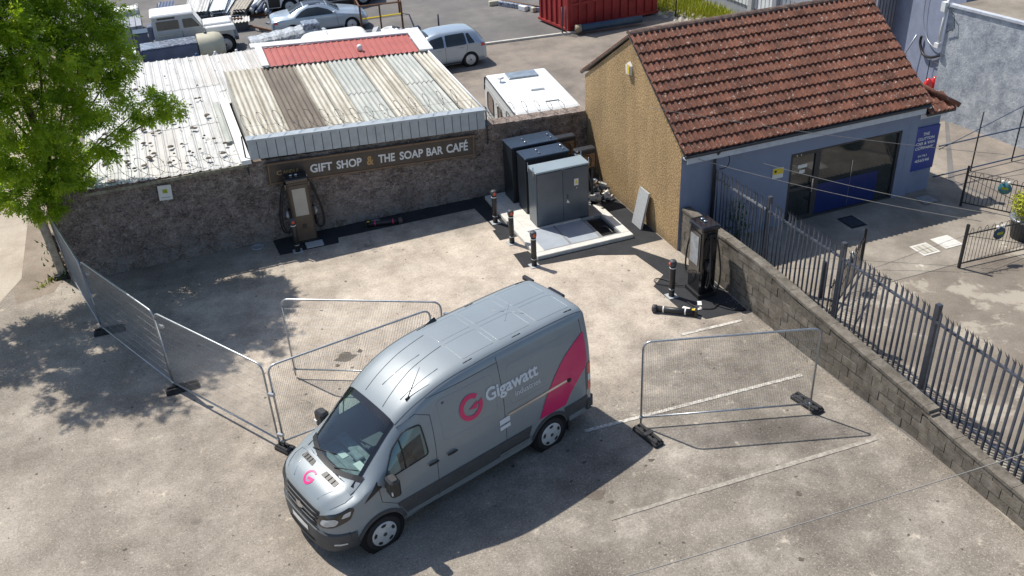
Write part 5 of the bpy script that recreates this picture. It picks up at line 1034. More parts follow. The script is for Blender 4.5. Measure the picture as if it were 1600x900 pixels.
for i in range(500):
    x,y=rng.normal(-15.2,.28),rng.normal(6.75,.45); a=rng.uniform(0,PI); h=rng.uniform(.08,.9)*max(.2,1-abs(y-6.8)); 
    b.raw([(x-.03*math.cos(a),y-.03*math.sin(a),h),(x+.03*math.cos(a),y+.03*math.sin(a),h),(x+rng.normal(0,.05),y+rng.normal(0,.05),h+.12)],[(0,1,2)])
tag(b.build('ivy','green_plant'),'low green ivy and weeds behind the timber post','plant',kind='stuff')
b=MB()
for cx,cy,k in ((-15.75,5.95,60),(-16.0,5.7,30)):
    for i in range(k): x,y=rng.normal(cx,.09),rng.normal(cy,.08); a=rng.uniform(0,PI); b.raw([(x-.02*math.cos(a),y,.01),(x+.02*math.cos(a),y+.02*math.sin(a),.01),(x+rng.normal(0,.05),y+rng.normal(0,.05),rng.uniform(.05,.13))],[(0,1,2)])
tag(b.build('weeds','yellow_plant'),'tuft of pale weeds at the foot of the timber post','plant',kind='stuff')
# ---------------------------------------------------------------- cars in the yard
def car(name,label,cat,loc,a,paint,W,zt,ye,belt,wheels,wr,sidewins,ws,rw,roofmat=None,extra=None,L_=None,lights=True,group=None):
    t=thing(name,label,cat,loc,a,group)
    H=Hull(W,zt,ye,belt,wheels,wr,zb=.2,crown=.03,edrop=.05,bulge=1.4); H.build('body',paint,t,step=.08)
    L=lambda off:(lambda x,z:(x,H.sy(x,z)+off,z)); Rr=lambda off:(lambda x,z:(x,-H.sy(x,z)-off,z)); T=lambda off:(lambda x,y:(x,y,H.tz(x,y)+off))
    for fn,s in ((L,1),(Rr,-1)):
        for sw in sidewins: patch('side_window',rounded(sw,.06),fn(.008),'glassdark',t,4,step=.08)
        for xw in wheels:
            wheel(t,xw,s*(H.W(xw)-.11),wr*.86,.2,s); MB().lathe([(wr,s*(H.W(xw)-.03)),(wr,s*.45),(.02,s*.44)],(xw,0,wr*.86),'y',16).build('wheel_well','black_hole',t)
        if L_:
            for (x,z) in L_['handles']: MB().tube([fn(.02)(x-.08,z),fn(.03)(x+.08,z)],.014,5).build('door_handle',paint,t)
            for g_ in L_['gaps']: seam('door_gap',g_,fn(.001),t,r=.006)
            x,z=L_['mirror']; MB().box(x-.06,x+.07,min(s*(H.W(x)-.02),s*(H.W(x)+.20)),max(s*(H.W(x)-.02),s*(H.W(x)+.20)),z-.02,z+.13,b=.03).build('door_mirror',paint,t)
            patch('headlight',[(L_['hl'][0],L_['hl'][1]),(L_['hl'][0]-.30,L_['hl'][1]+.06),(L_['hl'][0]-.28,L_['hl'][1]+.16),(L_['hl'][0],L_['hl'][1]+.12)],fn(.01),'headlight',t,2)
            patch('tail_light',[(L_['tl'][0],L_['tl'][1]),(L_['tl'][0]+.20,L_['tl'][1]),(L_['tl'][0]+.22,L_['tl'][1]+.16),(L_['tl'][0]+.02,L_['tl'][1]+.18)],fn(.012),'red_light',t,2)
            strip('sill',[(wheels[0]+wr+.05,.22),(wheels[1]-wr-.05,.22)],[(wheels[0]+wr+.05,.30),(wheels[1]-wr-.05,.30)],fn(.01),'grey_plastic',t,8,1)
    for (x0,x1,nm) in ((ws[0],ws[1],'windscreen'),(rw[0],rw[1],'rear_window')):
        strip(nm,[(x0,-(H.ye(x0)-.03)),(x0,H.ye(x0)-.03)],[(x1,-(H.ye(x1)-.05)),(x1,H.ye(x1)-.05)],T(.008),'glassdark',t,10,5)
    if extra: extra(t,H,T)
    return t
# silver hatchback (nose to -X)
car('hatchback','silver five door hatchback parked beyond the red roof beside the caravan','car',(.30,18.5,.004),PI,'blue_silver',
 [(-.78,.72),(-.72,.80),(-.5,.87),(0,.895),(2.6,.895),(3.0,.86),(3.28,.72),(3.38,.45),(3.42,.1)],
 [(-.78,.75),(-.74,.95),(-.62,1.12),(-.40,1.36),(-.2,1.45),(.4,1.50),(1.2,1.49),(1.6,1.42),(2.0,1.20),(2.38,1.0),(2.8,.92),(3.15,.80),(3.32,.66),(3.42,.45)],
 [(-.78,.62),(-.5,.60),(0,.60),(1.2,.60),(1.6,.60),(2.35,.72),(2.8,.70),(3.2,.60),(3.38,.35),(3.42,.1)],.90,(0,2.58),.36,
 [[(-.25,.98),(.05,.98),(.10,1.36),(-.02,1.38)],[(.12,.97),(1.02,.96),(1.00,1.39),(.16,1.40)],[(1.10,.96),(2.10,.96),(1.62,1.30),(1.10,1.38)]],(2.32,1.62),(-.70,-.38),
 L_=dict(handles=[(.35,.86),(1.32,.85)],gaps=[[(1.06,.3),(1.06,.95)],[(.20,.45),(.08,.95)],[(2.18,.35),(2.18,.92)]],mirror=(1.98,.95),hl=(3.25,.58),tl=(-.72,.80)))
car('coupe','silver coupe with dark roof parked between the stacked junk and the white van','car',(-5.65,26.7,.004),R(-3),'blue_silver',
 [(-.95,.65),(-.88,.78),(-.5,.88),(0,.91),(2.7,.91),(3.1,.88),(3.5,.74),(3.66,.45),(3.72,.1)],
 [(-.95,.70),(-.9,.90),(-.5,1.0),(-.1,1.04),(.4,1.24),(.9,1.37),(1.4,1.38),(1.8,1.28),(2.3,1.02),(2.8,.93),(3.3,.82),(3.55,.68),(3.72,.45)],
 [(-.95,.55),(-.2,.70),(.4,.60),(1.4,.56),(1.8,.58),(2.35,.72),(3.0,.70),(3.5,.55),(3.66,.35),(3.72,.1)],.88,(0,2.78),.37,
 [[(.15,.93),(2.05,.93),(1.75,1.13),(1.3,1.27),(.8,1.26),(.5,1.15)]],(2.30,1.78),(-.02,.62),
 L_=dict(handles=[(.95,.80)],gaps=[[(.85,.3),(.80,.92)],[(2.15,.35),(2.10,.9)]],mirror=(2.0,.95),hl=(3.5,.55),tl=(-.85,.72)),
 extra=lambda t,H,T: strip('glass_roof',[(.68,-.52),(.68,.52)],[(1.70,-.52),(1.70,.52)],T(.010),'black_gloss',t,8,4))
def bigvan_extra(t,H,T):
    pass
t=thing('delivery_van','white panel van with black lower trim parked at the far end of the yard','van',(-4.95,31.65,.004),R(-5)); 
H=Hull([(-1.15,.93),(-1.1,1.0),(-.8,1.02),(3.8,1.02),(4.3,.95),(4.6,.80),(4.75,.5),(4.8,.1)],[(-1.15,2.4),(-1.0,2.48),(2.0,2.5),(2.8,2.4),(3.2,2.1),(3.7,1.6),(4.1,1.3),(4.5,1.1),(4.7,.85),(4.8,.5)],[(-1.15,.8),(2,.82),(3.2,.74),(4.0,.8),(4.5,.65),(4.75,.3),(4.8,.1)],1.3,(0,3.8),.43,zb=.32,edrop=.07,bulge=2); H.build('body','white_paint',t,step=.1)
for s in (1,-1):
    fn=lambda x,z,s=s:(x,s*(H.sy(x,z)+.014),z)
    strip('side_cladding',[(.5,.36),(3.3,.36)],[(.45,.8),(3.35,.8)],fn,'grey_plastic',t,10,2); strip('side_cladding',[(-.48,.36),(-1.05,.36)],[(-.45,.85),(-1.05,.85)],fn,'black_plastic',t,5,2)
    strip('tail_light',[(-1.12,.95),(-1.12,1.5)],[(-1.0,.95),(-1.0,1.5)],fn,'red_light',t,4,1)
    for xw in (0,3.8): wheel(t,xw,s*.89,.34,.22,s,steel=True); MB().lathe([(.43,s*.99),(.43,s*.55),(.02,s*.54)],(xw,0,.36),'y',16).build('wheel_well','black_hole',t)
    patch('side_window',rounded([(2.8,1.42),(3.6,1.38),(3.2,1.9),(2.8,1.95)],.05),fn,'glassdark',t,4)
MB().box(-1.2,-1.1,-.95,.95,.35,.7,b=.03).build('rear_bumper','black_plastic',t)
# low white vehicle seen over the red roof
t=thing('pickup_cab','white vehicle with only its roof showing over the red roof','vehicle',(-6.1,20.7,0),R(-4))
H=Hull([(-.1,.80),(.2,.86),(2.6,.86),(2.9,.80)],[(-.1,1.1),(.25,1.38),(.6,1.44),(2.3,1.44),(2.6,1.38),(2.9,1.05)],[(-.1,.7),(.6,.66),(2.3,.66),(2.9,.70)],.85,(),.3,zb=.3,edrop=.05,bulge=1.4); H.build('body','white_paint',t); MB().tube([(1.1,-.3,1.45),(1.05,-.3,1.62)],.01,5).build('aerial','black_plastic',t)
for s in (1,-1): patch('side_window',rounded([(.3,.95),(2.5,.95),(2.2,1.28),(.55,1.28)],.05),lambda x,z,s=s:(x,s*(H.sy(x,z)+.01),z),'glassdark',t,3)
# boxy off-roader
def offroader():
    t=thing('off_roader','boxy grey off-roader with white roof and bonnet parked behind the white shed','off-roader',(-10.95,26.0,.004),R(-2))
    H=.86
    b=MB(); b.prism([(-.85,.55),(-.85,1.25),(2.55,1.25),(2.55,.55),(2.35,.55),(1.95,.55)],-.80,.80,Matrix(((1,0,0,0),(0,0,1,0),(0,1,0,0),(0,0,0,1)))); b.build('body','jeep_grey',t)
    up_=MB(); up_.raw([(-.85,-.79,1.25),(1.28,-.79,1.25),(1.28,.79,1.25),(-.85,.79,1.25),(-.82,-.70,1.92),(.92,-.70,1.92),(.92,.70,1.92),(-.82,.70,1.92)],[(0,1,5,4),(1,2,6,5),(2,3,7,6),(3,0,4,7)]); up_.build('cab','jeep_grey',t)
    MB().box(-.88,.98,-.76,.76,1.92,2.02,b=.05).build('roof','white_paint',t)
    MB().box(1.30,2.50,-.52,.52,1.251,1.34,b=.03).build('bonnet','white_paint',t)
    for s in (1,-1):
        MB().box(1.35,2.62,min(s*.53,s*.86),max(s*.53,s*.86),1.02,1.252,b=.03).build('wing','white_paint',t)
        def sp(x,z,s=s): return (x,s*(.795-.09*(z-1.25)/.67),z)
        for w_ in ([(-.68,1.36),(.28,1.36),(.28,1.74),(-.68,1.74)],[(.45,1.36),(1.16,1.36),(.88,1.74),(.45,1.74)]): patch('side_window',rounded(w_,.05),sp,'glassdark',t,2)
        patch('roof_light_window',rounded([(-.60,1.80),(.16,1.80),(.16,1.88),(-.60,1.88)],.03),sp,'glassdark',t,1)
        MB().box(-.75,-.05,min(s*.80,s*.82),max(s*.80,s*.82),1.10,1.15).build('trim_strip','cream',t); MB().box(.36,.38,min(s*.80,s*.807),max(s*.80,s*.807),.6,1.25).build('door_gap','seam',t)
        for xw in (-.12,2.10):
            wheel(t,xw,s*.72,.39,.22,s,'galv'); MB().lathe([(.46,s*.812),(.46,s*.5),(.02,s*.5)],(xw,0,.42),'y',18).build('wheel_well','black_hole',t)
    fwc=MB(); fwc.raw([(.95,-.68,1.90),(.95,.68,1.90),(1.27,.74,1.30),(1.27,-.74,1.30)],[(0,1,2,3)]); o=fwc.build('windscreen','glassdark',t); 
    MB().box(2.56,2.72,-.85,.85,.55,.72).build('bumper','dark_steel',t); MB().box(2.551,2.58,-.42,.42,.75,1.18).build('grille','black_plastic',t)
    for s in (1,-1): MB().lathe([(.10,2.63),(.10,2.66)],(0,s*.66,1.0),'x',14).build('headlight','headlight',t)
    MB().box(-1.10,-.86,-.35,.35,.9,1.5,b=.04).build('spare_wheel_cover','slate_blue',t)
offroader()
# caravan
def caravan():
    t=thing('caravan','white touring caravan behind the rubble wall with brown tinted windows','caravan',(-1.55,10.55,0),R(-6.5)); t.rotation_euler.z=R(-6.5)
    # local: long axis -Y ; x 0..2.1
    Lc=4.35; prof=[(0,.25),(-Lc,.25),(-Lc-.03,1.5),(-Lc+.06,1.95),(-Lc+.25,2.06),(-.30,2.06),(-.10,1.98),(.02,1.55),(.06,.9)]
    n=len(prof); v=[(0,y,z) for y,z in prof]+[(.06,y,z*1.0+(.02 if z>1.9 else 0)) for y,z in prof]+[(2.02,y,z+(.02 if z>1.9 else 0)) for y,z in prof]+[(2.08,y,z) for y,z in prof]
    f=[tuple(range(n)),tuple(range(4*n-1,3*n-1,-1))]+[(k*n+i,(k+1)*n+i,(k+1)*n+(i+1)%n,k*n+(i+1)%n) for k in range(3) for i in range(n)]
    MB().raw(v,f).build('body','caravan',t)
    S=lambda y,z:(-.012,y,z)
    for w_ in ([(-.35,.95),(-1.25,.95),(-1.25,1.55),(-.45,1.60)],[(-1.85,.92),(-2.35,.92),(-2.35,1.52),(-1.85,1.55)]):
        o=patch('window',rounded(w_,.12),S,'brown_window',t,1); seam('window_seal',rounded(w_,.12)+[rounded(w_,.12)[0]],S,o,'black_plastic',.02)
    seam('door_outline',rounded([(-3.0,.4),(-3.6,.4),(-3.6,1.78),(-3.0,1.78)],.1)+[rounded([(-3.0,.4),(-3.6,.4),(-3.6,1.78),(-3.0,1.78)],.1)[0]],S,t,'seam',.012); patch('door_window',rounded([(-3.12,1.05),(-3.48,1.05),(-3.48,1.62),(-3.12,1.62)],.08),S,'glassdark',t,1)
    seam('roof_trim',[(-Lc,.5),(-Lc-.02,1.5),(-Lc+.06,1.93),(-Lc+.25,2.04),(-.3,2.04),(-.1,1.96),(.02,1.5)],lambda y,z:(-.012,y,z),t,'seam',.02); seam('side_stripe',[(-.05,.78),(-Lc,.78)],S,t,'seam',.012); seam('side_stripe',[(-.05,1.72),(-Lc+.1,1.72)],S,t,'grc',.008)
    for (x0,x1,y0,y1,m_,h) in ((.62,1.65,-1.05,-.45,'screen2',.06),(1.0,1.45,-2.4,-2.0,'white_trim',.07),(1.15,1.6,-3.55,-3.48,'dark_steel',.02)): MB().box(x0,x1,y0,y1,2.078,2.078+h,b=.012).build('roof_vent' if m_!='screen2' else 'roof_light',m_,t)
    MB().tube([(.30,-1.15,2.07),(.30,-1.15,2.22)],.02,6).lathe([(.10,2.20),(.12,2.22),(.02,2.25)],(.30,-1.15,0)).build('roof_aerial','white_trim',t)
    for s in (-.02,2.10): MB().lathe([(.30,-.09),(.30,.09)],(s+(.12 if s<1 else -.12),-2.2,.30),'x',18).build('wheel','tyre',t)
    MB().box(.02,2.06,-Lc-.06,-Lc+.0,.3,1.0,b=.02).build('end_panel','sheet_cream',t)
caravan()
# red skip container
def skip():
    t=thing('red_skip','large scuffed dark red steel skip at the far side of the yard','skip',(5.88,20.05,0),R(8))
    MB().box(.0,5.0,.0,2.6,.1,2.35).build('body','skip_red',t); 
    for i in range(11): MB().box(.06+i*.465,.20+i*.465,-.06,-.002,.25,2.15).build('rib','skip_red',t)
    for i in range(6): MB().box(-.06,-.002,.10+i*.45,.24+i*.45,.25,2.15).build('rib','skip_red',t)
    for z in (.1,1.2,2.25): MB().box(-.08,5.05,-.075,-.002,z,z+.1).build('rail','skip_red',t)
    MB().box(-.085,-.002,-.001,2.6,2.25,2.35).box(-.085,-.002,-.001,2.6,.1,.2).build('rail','skip_red',t)
    MB().box(-.09,.02,-.09,.04,.0,2.4).build('corner_post','skip_red',t)
skip()
o=MB().tube([(6.25,19.55,.28),(9.3,19.45,.30)],.17,12).build('blue_drum_pipe','pipe_blue'); tag(o,'thick dark blue pipe lying in front of the red skip','pipe')
o=MB().tube([(6.02,19.56,.28),(6.25,19.55,.28)],.18,12).build('pipe_cap','tan',o)
for i,x in enumerate((5.50,5.68)): tag(MB().tube([(x,19.9,0),(x,19.9,1.25)],.035,6).build('steel_post','dark_steel'),['left of two black steel posts by the corner of the red skip','right of two black steel posts by the corner of the red skip'][i],'post','black steel posts by the skip')
tag(MB().tube([(.74,23.5,0),(.74,23.5,.78)],.04,6).build('steel_post','dark_steel'),'short lone black post standing on the grey yard behind the hatchback','post')
o=MB().box(0,4.9,-.07,.07,0,.09).build('kerb_strip','kerb'); o.location=(1.4,20.3,.004); o.rotation_euler=(0,0,R(-5.5)); o['kind']='structure'
t=thing('traffic_cone','orange traffic cone beside the red skip','traffic cone',(6.62,24.2,.0)); MB().lathe([(.16,.03),(.03,.75)],n=14).build('cone','cone_orange',t); MB().box(-.2,.2,-.2,.2,0,.04).build('base','cone_orange',t); MB().lathe([(.115,.32),(.083,.50)],n=14).build('reflective_sleeve','paper',t)
for i,(x,y,a,l,m_,lb) in enumerate(((4.85,26.3,-60,3.2,'tank_wrap','long grey beam lying on the yard beside the skip'),(4.35,26.5,-5,.9,'cream','cream block at the far end of the grey beam'),(5.75,24.2,12,.75,'cream','cream block at the near end of the grey beam'),(5.45,25.0,-70,.5,'white_trim','white block propped beside the grey beam'),(5.0,26.4,-62,3.4,'rust','rusty rail lying alongside the grey beam'))):
    o=MB().box(0,l,-.12,.12,.02,.24,b=.02).build('beam' if l>1 else 'block',m_); o.location=(x,y,0); o.rotation_euler=(0,0,R(a)); tag(o,lb,'beam' if l>1 else 'block')
# ---------------------------------------------------------------- scrap stacks and clutter beyond the shed
def stack(label,loc,a,n,wd,L,h,mats,name='sheet_stack',cat='stack'):
    t=thing(name,label,cat,loc,a)
    for i in range(n):
        m_=mats[i%len(mats)]; x=rng.uniform(-.06,.06)+(i%3)*.04; o=corr_sheet(wd,L*rng.uniform(.85,1.0),.16,.03,0,'sheet',m_,t,(x,rng.uniform(-.2,.2),.08+h*i/n),'box' if i%2 else 'sine'); o.rotation_euler=(R(rng.normal(0,.6)),0,R(rng.normal(0,2)))
    for q in (.1,L*.6): MB().box(0,wd,q,q+.1,0,.08).build('bearer','wood',t)
    return t
stack('stack of blue and grey metal sheets at the left of the scrap rows',(-11.6,31.6,0),R(-6),7,.75,3.6,.5,['slate_blue','clad_light'])
stack('stack of white corrugated sheets behind the off-roader',(-10.3,31.2,0),R(-10),8,1.15,4.2,.6,['clad_light','sheet_white','sheet_grey'])
stack('stack of pale blue channels in the middle of the scrap rows',(-9.05,30.9,0),R(-14),8,.75,4.5,.6,['silver_paint','clad_light'])
stack('stack of dull grey channels right of the pale blue ones',(-8.1,30.6,0),R(-16),8,.8,4.5,.55,['sheet_grey','timber_grey'])
t=thing('pipe_pile','pile of grey and white pipes on the scrap row','pipe pile',(-7.1,31.2,0),R(-18))
for i in range(16):
    x=rng.uniform(0,1.1); z=.12+.55*rng.random()*(1-abs(x-.55)); MB().tube([(x,rng.uniform(-.5,.2),z),(x+rng.normal(0,.12),rng.uniform(2.6,4),z+rng.normal(0,.05))],rng.uniform(.05,.11),8).build('pipe',['galv','white_trim','silver_paint','slate_blue'][i%4],t)
MB().box(-.1,1.3,-.2,3.8,0,.1).build('pallet','rust',t)
t=thing('corrugated_offcut','cream corrugated offcut lying in front of the scrap rows','sheet',(-8.45,28.55,.45),R(-6)); corr_sheet(1.1,.95,.16,.03,.02,'sheet','sheet_grey',t,(0,0,0)); MB().box(.05,1.0,.1,.8,-.45,-.05).build('crate','dark_steel',t)
for i,(x,y,a,l,m_) in enumerate(((-7.0,28.0,-68,3.5,'dark_steel'),(-7.4,28.6,-60,2.6,'rust'),(-6.6,28.3,-66,3.2,'galv'),(-9.4,29.9,5,1.7,'dark_steel'),(-9.0,29.3,-12,1.4,'rust'))):
    o=MB().box(0,l,-.05,.05,.05+.1*i,.13+.1*i).build('steel_angle',m_); o.location=(x,y,0); o.rotation_euler=(0,0,R(a)); tag(o,['dark steel bar lying on the ground at the right of the scrap','rusty bar lying across the scrap near the pale offcut','galvanised bar right of the pipe pile','dark bar in front of the pale blue channels','rusty bar in front of the white corrugated stack'][i],'steel bar')
# wrapped bundle
t=thing('wrapped_bundle','long bundle of panels in clear plastic wrap beside the coupe','bundle',(-7.95,23.9,.30),R(2)); 
b=MB(); pf=[]
xs=np.linspace(0,2.9,16); v=[]
for i,x in enumerate(xs):
    hh=.5+.22*(x/2.9)+.03*math.sin(i*2.1); wv=.55+.03*math.sin(i*3.3); v+=[(x,-wv,0),(x,-wv,hh*.8),(x,-wv*.7,hh),(x,wv*.7,hh),(x,wv,hh*.8),(x,wv,0)]
b.raw(v,[(6*i+j,6*i+(j+1)%6,6*i+6+(j+1)%6,6*i+6+j) for i in range(15) for j in range(6)]+[(0,1,2,3,4,5),tuple(95-q for q in range(6))]); b.build('wrap','wrap',t)
for x in (.1,.95,1.9): MB().box(x,x+.12,-.6,.6,-.30,0).build('bearer','timber_grey',t)
for x in (.5,1.3,2.1): seam('tape',[(x,0),(x,.9)],lambda a_,q:(a_,-.58,q*.55),t,'white_trim',.02)
t=thing('wrapped_crate','grey plastic wrapped crate standing beside the coupe','crate',(-5.55,23.5,.35)); MB().box(0,.75,0,.75,0,.85,b=.04).build('crate','tank_wrap',t); MB().box(.75,1.15,.05,.65,.0,.45,b=.12).build('torn_wrap','wrap',t); MB().box(-.1,1.2,-.1,.9,-.35,-.02).build('pallet','timber_grey',t)
t=thing('junk_row','row of dark machine parts and metal scrap along the back of the shed','scrap',(-8.9,22.9,0))
for i in range(60):
    x=rng.uniform(0,9.0); y=rng.uniform(-.5,.5)-x*.03; s=rng.uniform(.08,.28); z=rng.uniform(0,.5)
    o=MB().box(-s,s,-s*.5,s*.5,0,s*rng.uniform(.4,1.3),b=.01).build('scrap_piece',['dark_steel','grc','black_plastic','galv','white_trim','rust','slate_blue'][int(rng.integers(7))],t); o.location=(x,y,z); o.rotation_euler=(rng.uniform(-.5,.5),rng.uniform(-.5,.5),rng.uniform(0,3))
for i in range(7): MB().tube([(i*1.3,-.6,.35+.02*i),(i*1.3+rng.uniform(1,2),-.5+rng.normal(0,.2),.45)],.04,6).build('scrap_bar',['galv','white_trim','dark_steel'][i%3],t)
MB().box(0,9.0,-.3,.3,0,.22).build('pallet_base','dark_steel',t)
# trestle
t=thing('steel_trestle','rusty and yellow steel frame standing behind the red roof','frame',(-2.55,25.25,0),R(0))
for x,y in ((0,0),(1.9,-.4),(.35,2.6),(2.5,2.4)): MB().box(x-.04,x+.04,y-.04,y+.04,0,1.25 if y<1 else 1.0).build('post','rust',t)
for a_,b_,m_ in (((0,0,1.2),(1.9,-.4,1.25),'rust'),((0,0,.6),(1.9,-.4,.7),'yellow'),((.35,2.6,1.0),(2.5,2.4,1.0),'rust'),((0,0,1.2),(.35,2.6,1.0),'rust'),((1.9,-.4,1.25),(2.5,2.4,1.0),'rust'),((.9,-.2,0),(.9,-.2,1.2),'rust')): MB().tube([a_,b_],.04,4,sm=False).build('rail',m_,t)
t=thing('overturned_basin','white overturned basin lying by the steel frame','basin',(-1.75,22.9,.45)); MB().lathe([(.48,0),(.45,.12),(.30,.2),(.26,.14),(.02,.1)],n=20).build('shell','white_trim',t); MB().box(-.8,-.1,-.5,-.2,0,.14).build('ledge','clad_light',t)
# tanks left
t=thing('blue_wrapped_tank','long dark blue sheeted box beside the off-roader','box',(-12.5,23.6,0)); MB().box(0,2.35,0,1.1,0,1.05,b=.06).build('body','slate_blue',t); MB().box(.0,2.35,0,1.1,1.051,1.09,b=.03).build('top_sheet','tank_wrap',t)
t=thing('cream_tank','cream cylindrical tank lying against the blue box','tank',(-10.12,24.15,0)); b=MB(); b.lathe([(.02,0),(.60,.0),(.62,.05),(.62,.75),(.55,1.0),(.35,1.12),(.02,1.15)],(0,0,.66),'x',24); b.build('shell','cream',t); MB().lathe([(.07,1.28),(.07,1.34)],(.4,0,0)).build('filler_cap','dark_steel',t); MB().box(.1,.25,-.45,.45,0,.25).box(.7,.85,-.45,.45,0,.25).build('cradle','dark_steel',t)
t=thing('bulk_container','white plastic bulk container in a grid cage at the far left','container',(-13.5,31.2,0)); MB().box(.03,1.17,.03,.97,.12,1.1,b=.05).build('bottle','paper',t)
g=MB()
for z in np.linspace(.15,1.12,5): g.tube([(0,0,z),(1.2,0,z),(1.2,1.0,z),(0,1.0,z)],.015,4,closed=True)
for x in np.linspace(0,1.2,7): g.tube([(x,0,.1),(x,0,1.12),(x,1.0,1.12),(x,1.0,.1)],.015,4)
g.build('cage','galv',t); MB().box(0,1.2,0,1,0,.12).build('pallet','timber_grey',t)
t=thing('ribbed_container','dark ribbed metal panels standing left of the off-roader','panels',(-13.6,28.3,0)); 
for i in range(5): MB().box(i*.27,i*.27+.24,-.04*i,1.9,0,.95+.02*i).build('panel','clad_dark',t)
t=thing('grey_wheelie_bin','dark grey bin standing behind the off-roader','bin',(-12.65,26.9,0)); MB().raw([(0,0,0),(.5,0,0),(.5,.6,0),(0,.6,0),(-.05,-.05,.95),(.55,-.05,.95),(.55,.65,.95),(-.05,.65,.95)],[(3,2,1,0),(4,5,6,7),(0,1,5,4),(1,2,6,5),(2,3,7,6),(3,0,4,7)]).build('bin_body','slate_blue',t); MB().box(-.08,.58,-.08,.7,.951,1.0).build('lid','pipe_blue',t)
t=thing('ribbed_white_panels','pale ribbed panels standing between tree and blue box','panels',(-13.3,22.0,0))
for i in range(4): MB().box(i*.16,i*.16+.14,0,1.9,0,1.25).build('panel','clad_light',t)
for i,(x,y,m_,lb) in enumerate(((-10.35,21.7,'plastic_blue','small blue bottle on the back edge of the white shed roof'),(-9.6,21.6,'white_trim','white plastic bottle lying behind the white shed roof'),(-8.75,21.4,'white_trim','white paint tub lying behind the white shed roof'),(-12.55,21.2,'timber_grey','small timber trough of moss behind the white shed'))):
    o=MB().lathe([(.10,0),(.11,.25),(.05,.33),(.05,.38)] if i<3 else [(.3,0),(.32,.2),(.25,.22)],n=12).build('bottle' if i<3 else 'trough',m_); o.location=(x,y,.75); tag(o,lb,'bottle' if i<3 else 'trough'); 
tag(MB().box(-12.8,-7.9,21.0,21.9,0,.75).build('storage_bench','grc'),'long grey bench of clutter behind the white shed','bench')
# ---------------------------------------------------------------- right: forecourt gates, rails, planter
def bow_gate(p0,p1,label,ornament,orn_col):
    P0,P1=Vector(p0),Vector(p1); L=(P1-P0).length; t=thing('bow_top_gate',label,'gate',(p0[0],p0[1],.012),math.atan2(P1.y-P0.y,P1.x-P0.x))
    MB().box(-.03,.03,-.03,.03,0,1.22).build('gate_post','gate_black',t)
    for z in (.10,.92): MB().box(.03,L,-.012,.012,z,z+.03).build('rail','gate_black',t)
    n=int(L/.105)
    for i in range(1,n): 
        x=L*i/n; b=MB()
        if i%2: b.tube([(x,0,.131),(x,0,.98),(x+.02,0,1.05),(x+L/n/2,0,1.08),(x+L/n-.02,0,1.05),(x+L/n,0,.98),(x+L/n,0,.131)],.008,4)
        if i%2: b.build('bow_bar','gate_black',t)
    MB().tube([(.05,-.02,.90),(L,-.02,.14)],.008,4).build('brace','gate_black',t)
    sg=thing('hanging_sign',ornament,'sign',(p0[0],p0[1],0),t.rotation_euler.z); 
    MB().lathe([(.02,-.05),(.17,-.045),(.17,-.025),(.02,-.02)],(min(L*.5,1.0),0,.80),'y',16).build('plate',orn_col,sg); MB().box(min(L*.5,1.0)-.09,min(L*.5,1.0)+.09,-.055,-.051,.77,.84).build('print','yellow_plant',sg)
    for dx in (-.08,.08): MB().lathe([(.04,.94),(.045,1.0),(.02,1.02)],(min(L*.5,1.0)+dx,-.02,0),n=10).build('bracket','paper',sg)
bow_gate((8.39,-1.24),(9.7,-3.3),'black bow topped gate leaf standing open beside the blue signboard side','round green and yellow sign hung on the farther black gate','pot_teal')
bow_gate((5.84,-3.87),(8.2,-4.02),'black bow topped gate leaf nearest the white access covers','blue sign hung on the nearer black gate','pipe_blue')
bow_gate((3.55,-2.95),(1.35,-4.5),'black bow topped gate leaf seen through the palisade fence','dark blue sign hung on the gate behind the palisade fence','pipe_blue')
t=thing('blue_barrier','blue two-rail steel barrier on the path beyond the shop','barrier',(0,0,0))
for z in (.12,1.1): MB().tube([(8.9,.42,z),(16,.42,z)],.022,6).build('rail','rail_blue',t)
MB().tube([(8.9,.40,1.0),(12.0,.40,1.85)],.013,5).build('stay','rail_blue',t)
for x in (10.35,11.95): MB().tube([(x,.42,0),(x,.42,1.9)],.022,6).build('post','gate_black',t)
t=thing('planter','dark round tub planted with a yellow-green shrub by the gates','planter',(8.45,-3.35,.012)); MB().lathe([(.30,0),(.38,.52),(.41,.54),(.41,.60),(.36,.58),(.02,.52)],n=22).build('tub','dark_steel',t); MB().lathe([(.395,.53),(.42,.54),(.42,.59),(.395,.60)],n=22).build('tub_rim','galv',t)
b=MB()
for i in range(2600):
    d=rng.normal(size=3); d/=np.linalg.norm(d); q=d*np.array([.46,.46,.42])*rng.uniform(.55,1.05)+np.array([0,0,.95]); a=rng.normal(size=3); a/=np.linalg.norm(a); c=np.cross(a,d); c/=np.linalg.norm(c)+1e-6
    b.raw([tuple(q),tuple(q+a*.035+c*.018),tuple(q+a*.07),tuple(q+a*.035-c*.018)],[(0,1,2,3)])
b.build('shrub','yellow_plant',t)
# shrub stems against the blue wall behind the palisade
b=MB()
for i in range(420):
    z=rng.uniform(.2,1.35); x=rng.normal(1.55,.16); y=rng.normal(-.45,.15); a=rng.normal(size=3)*.05; c=rng.normal(size=3)*.025
    b.raw([(x,y,z),(x+a[0]+c[0],y+a[1]+c[1],z+a[2]),(x+2*a[0],y+2*a[1],z+2*a[2])],[(0,1,2)])
for i in range(7): b.tube([(1.55+.02*i,-.45,0),(1.5+rng.normal(0,.12),-.45+rng.normal(0,.1),1.3)],.008,4)
tag(b.build('wall_shrub','green_plant'),'thin dusty shrub against the blue wall behind the palisade','plant')
t=thing('post_stub','short black post with a green weed behind the palisade','post',(1.9,-3.55,0)); MB().box(-.04,.04,-.04,.04,0,1.0).build('shaft','gate_black',t)
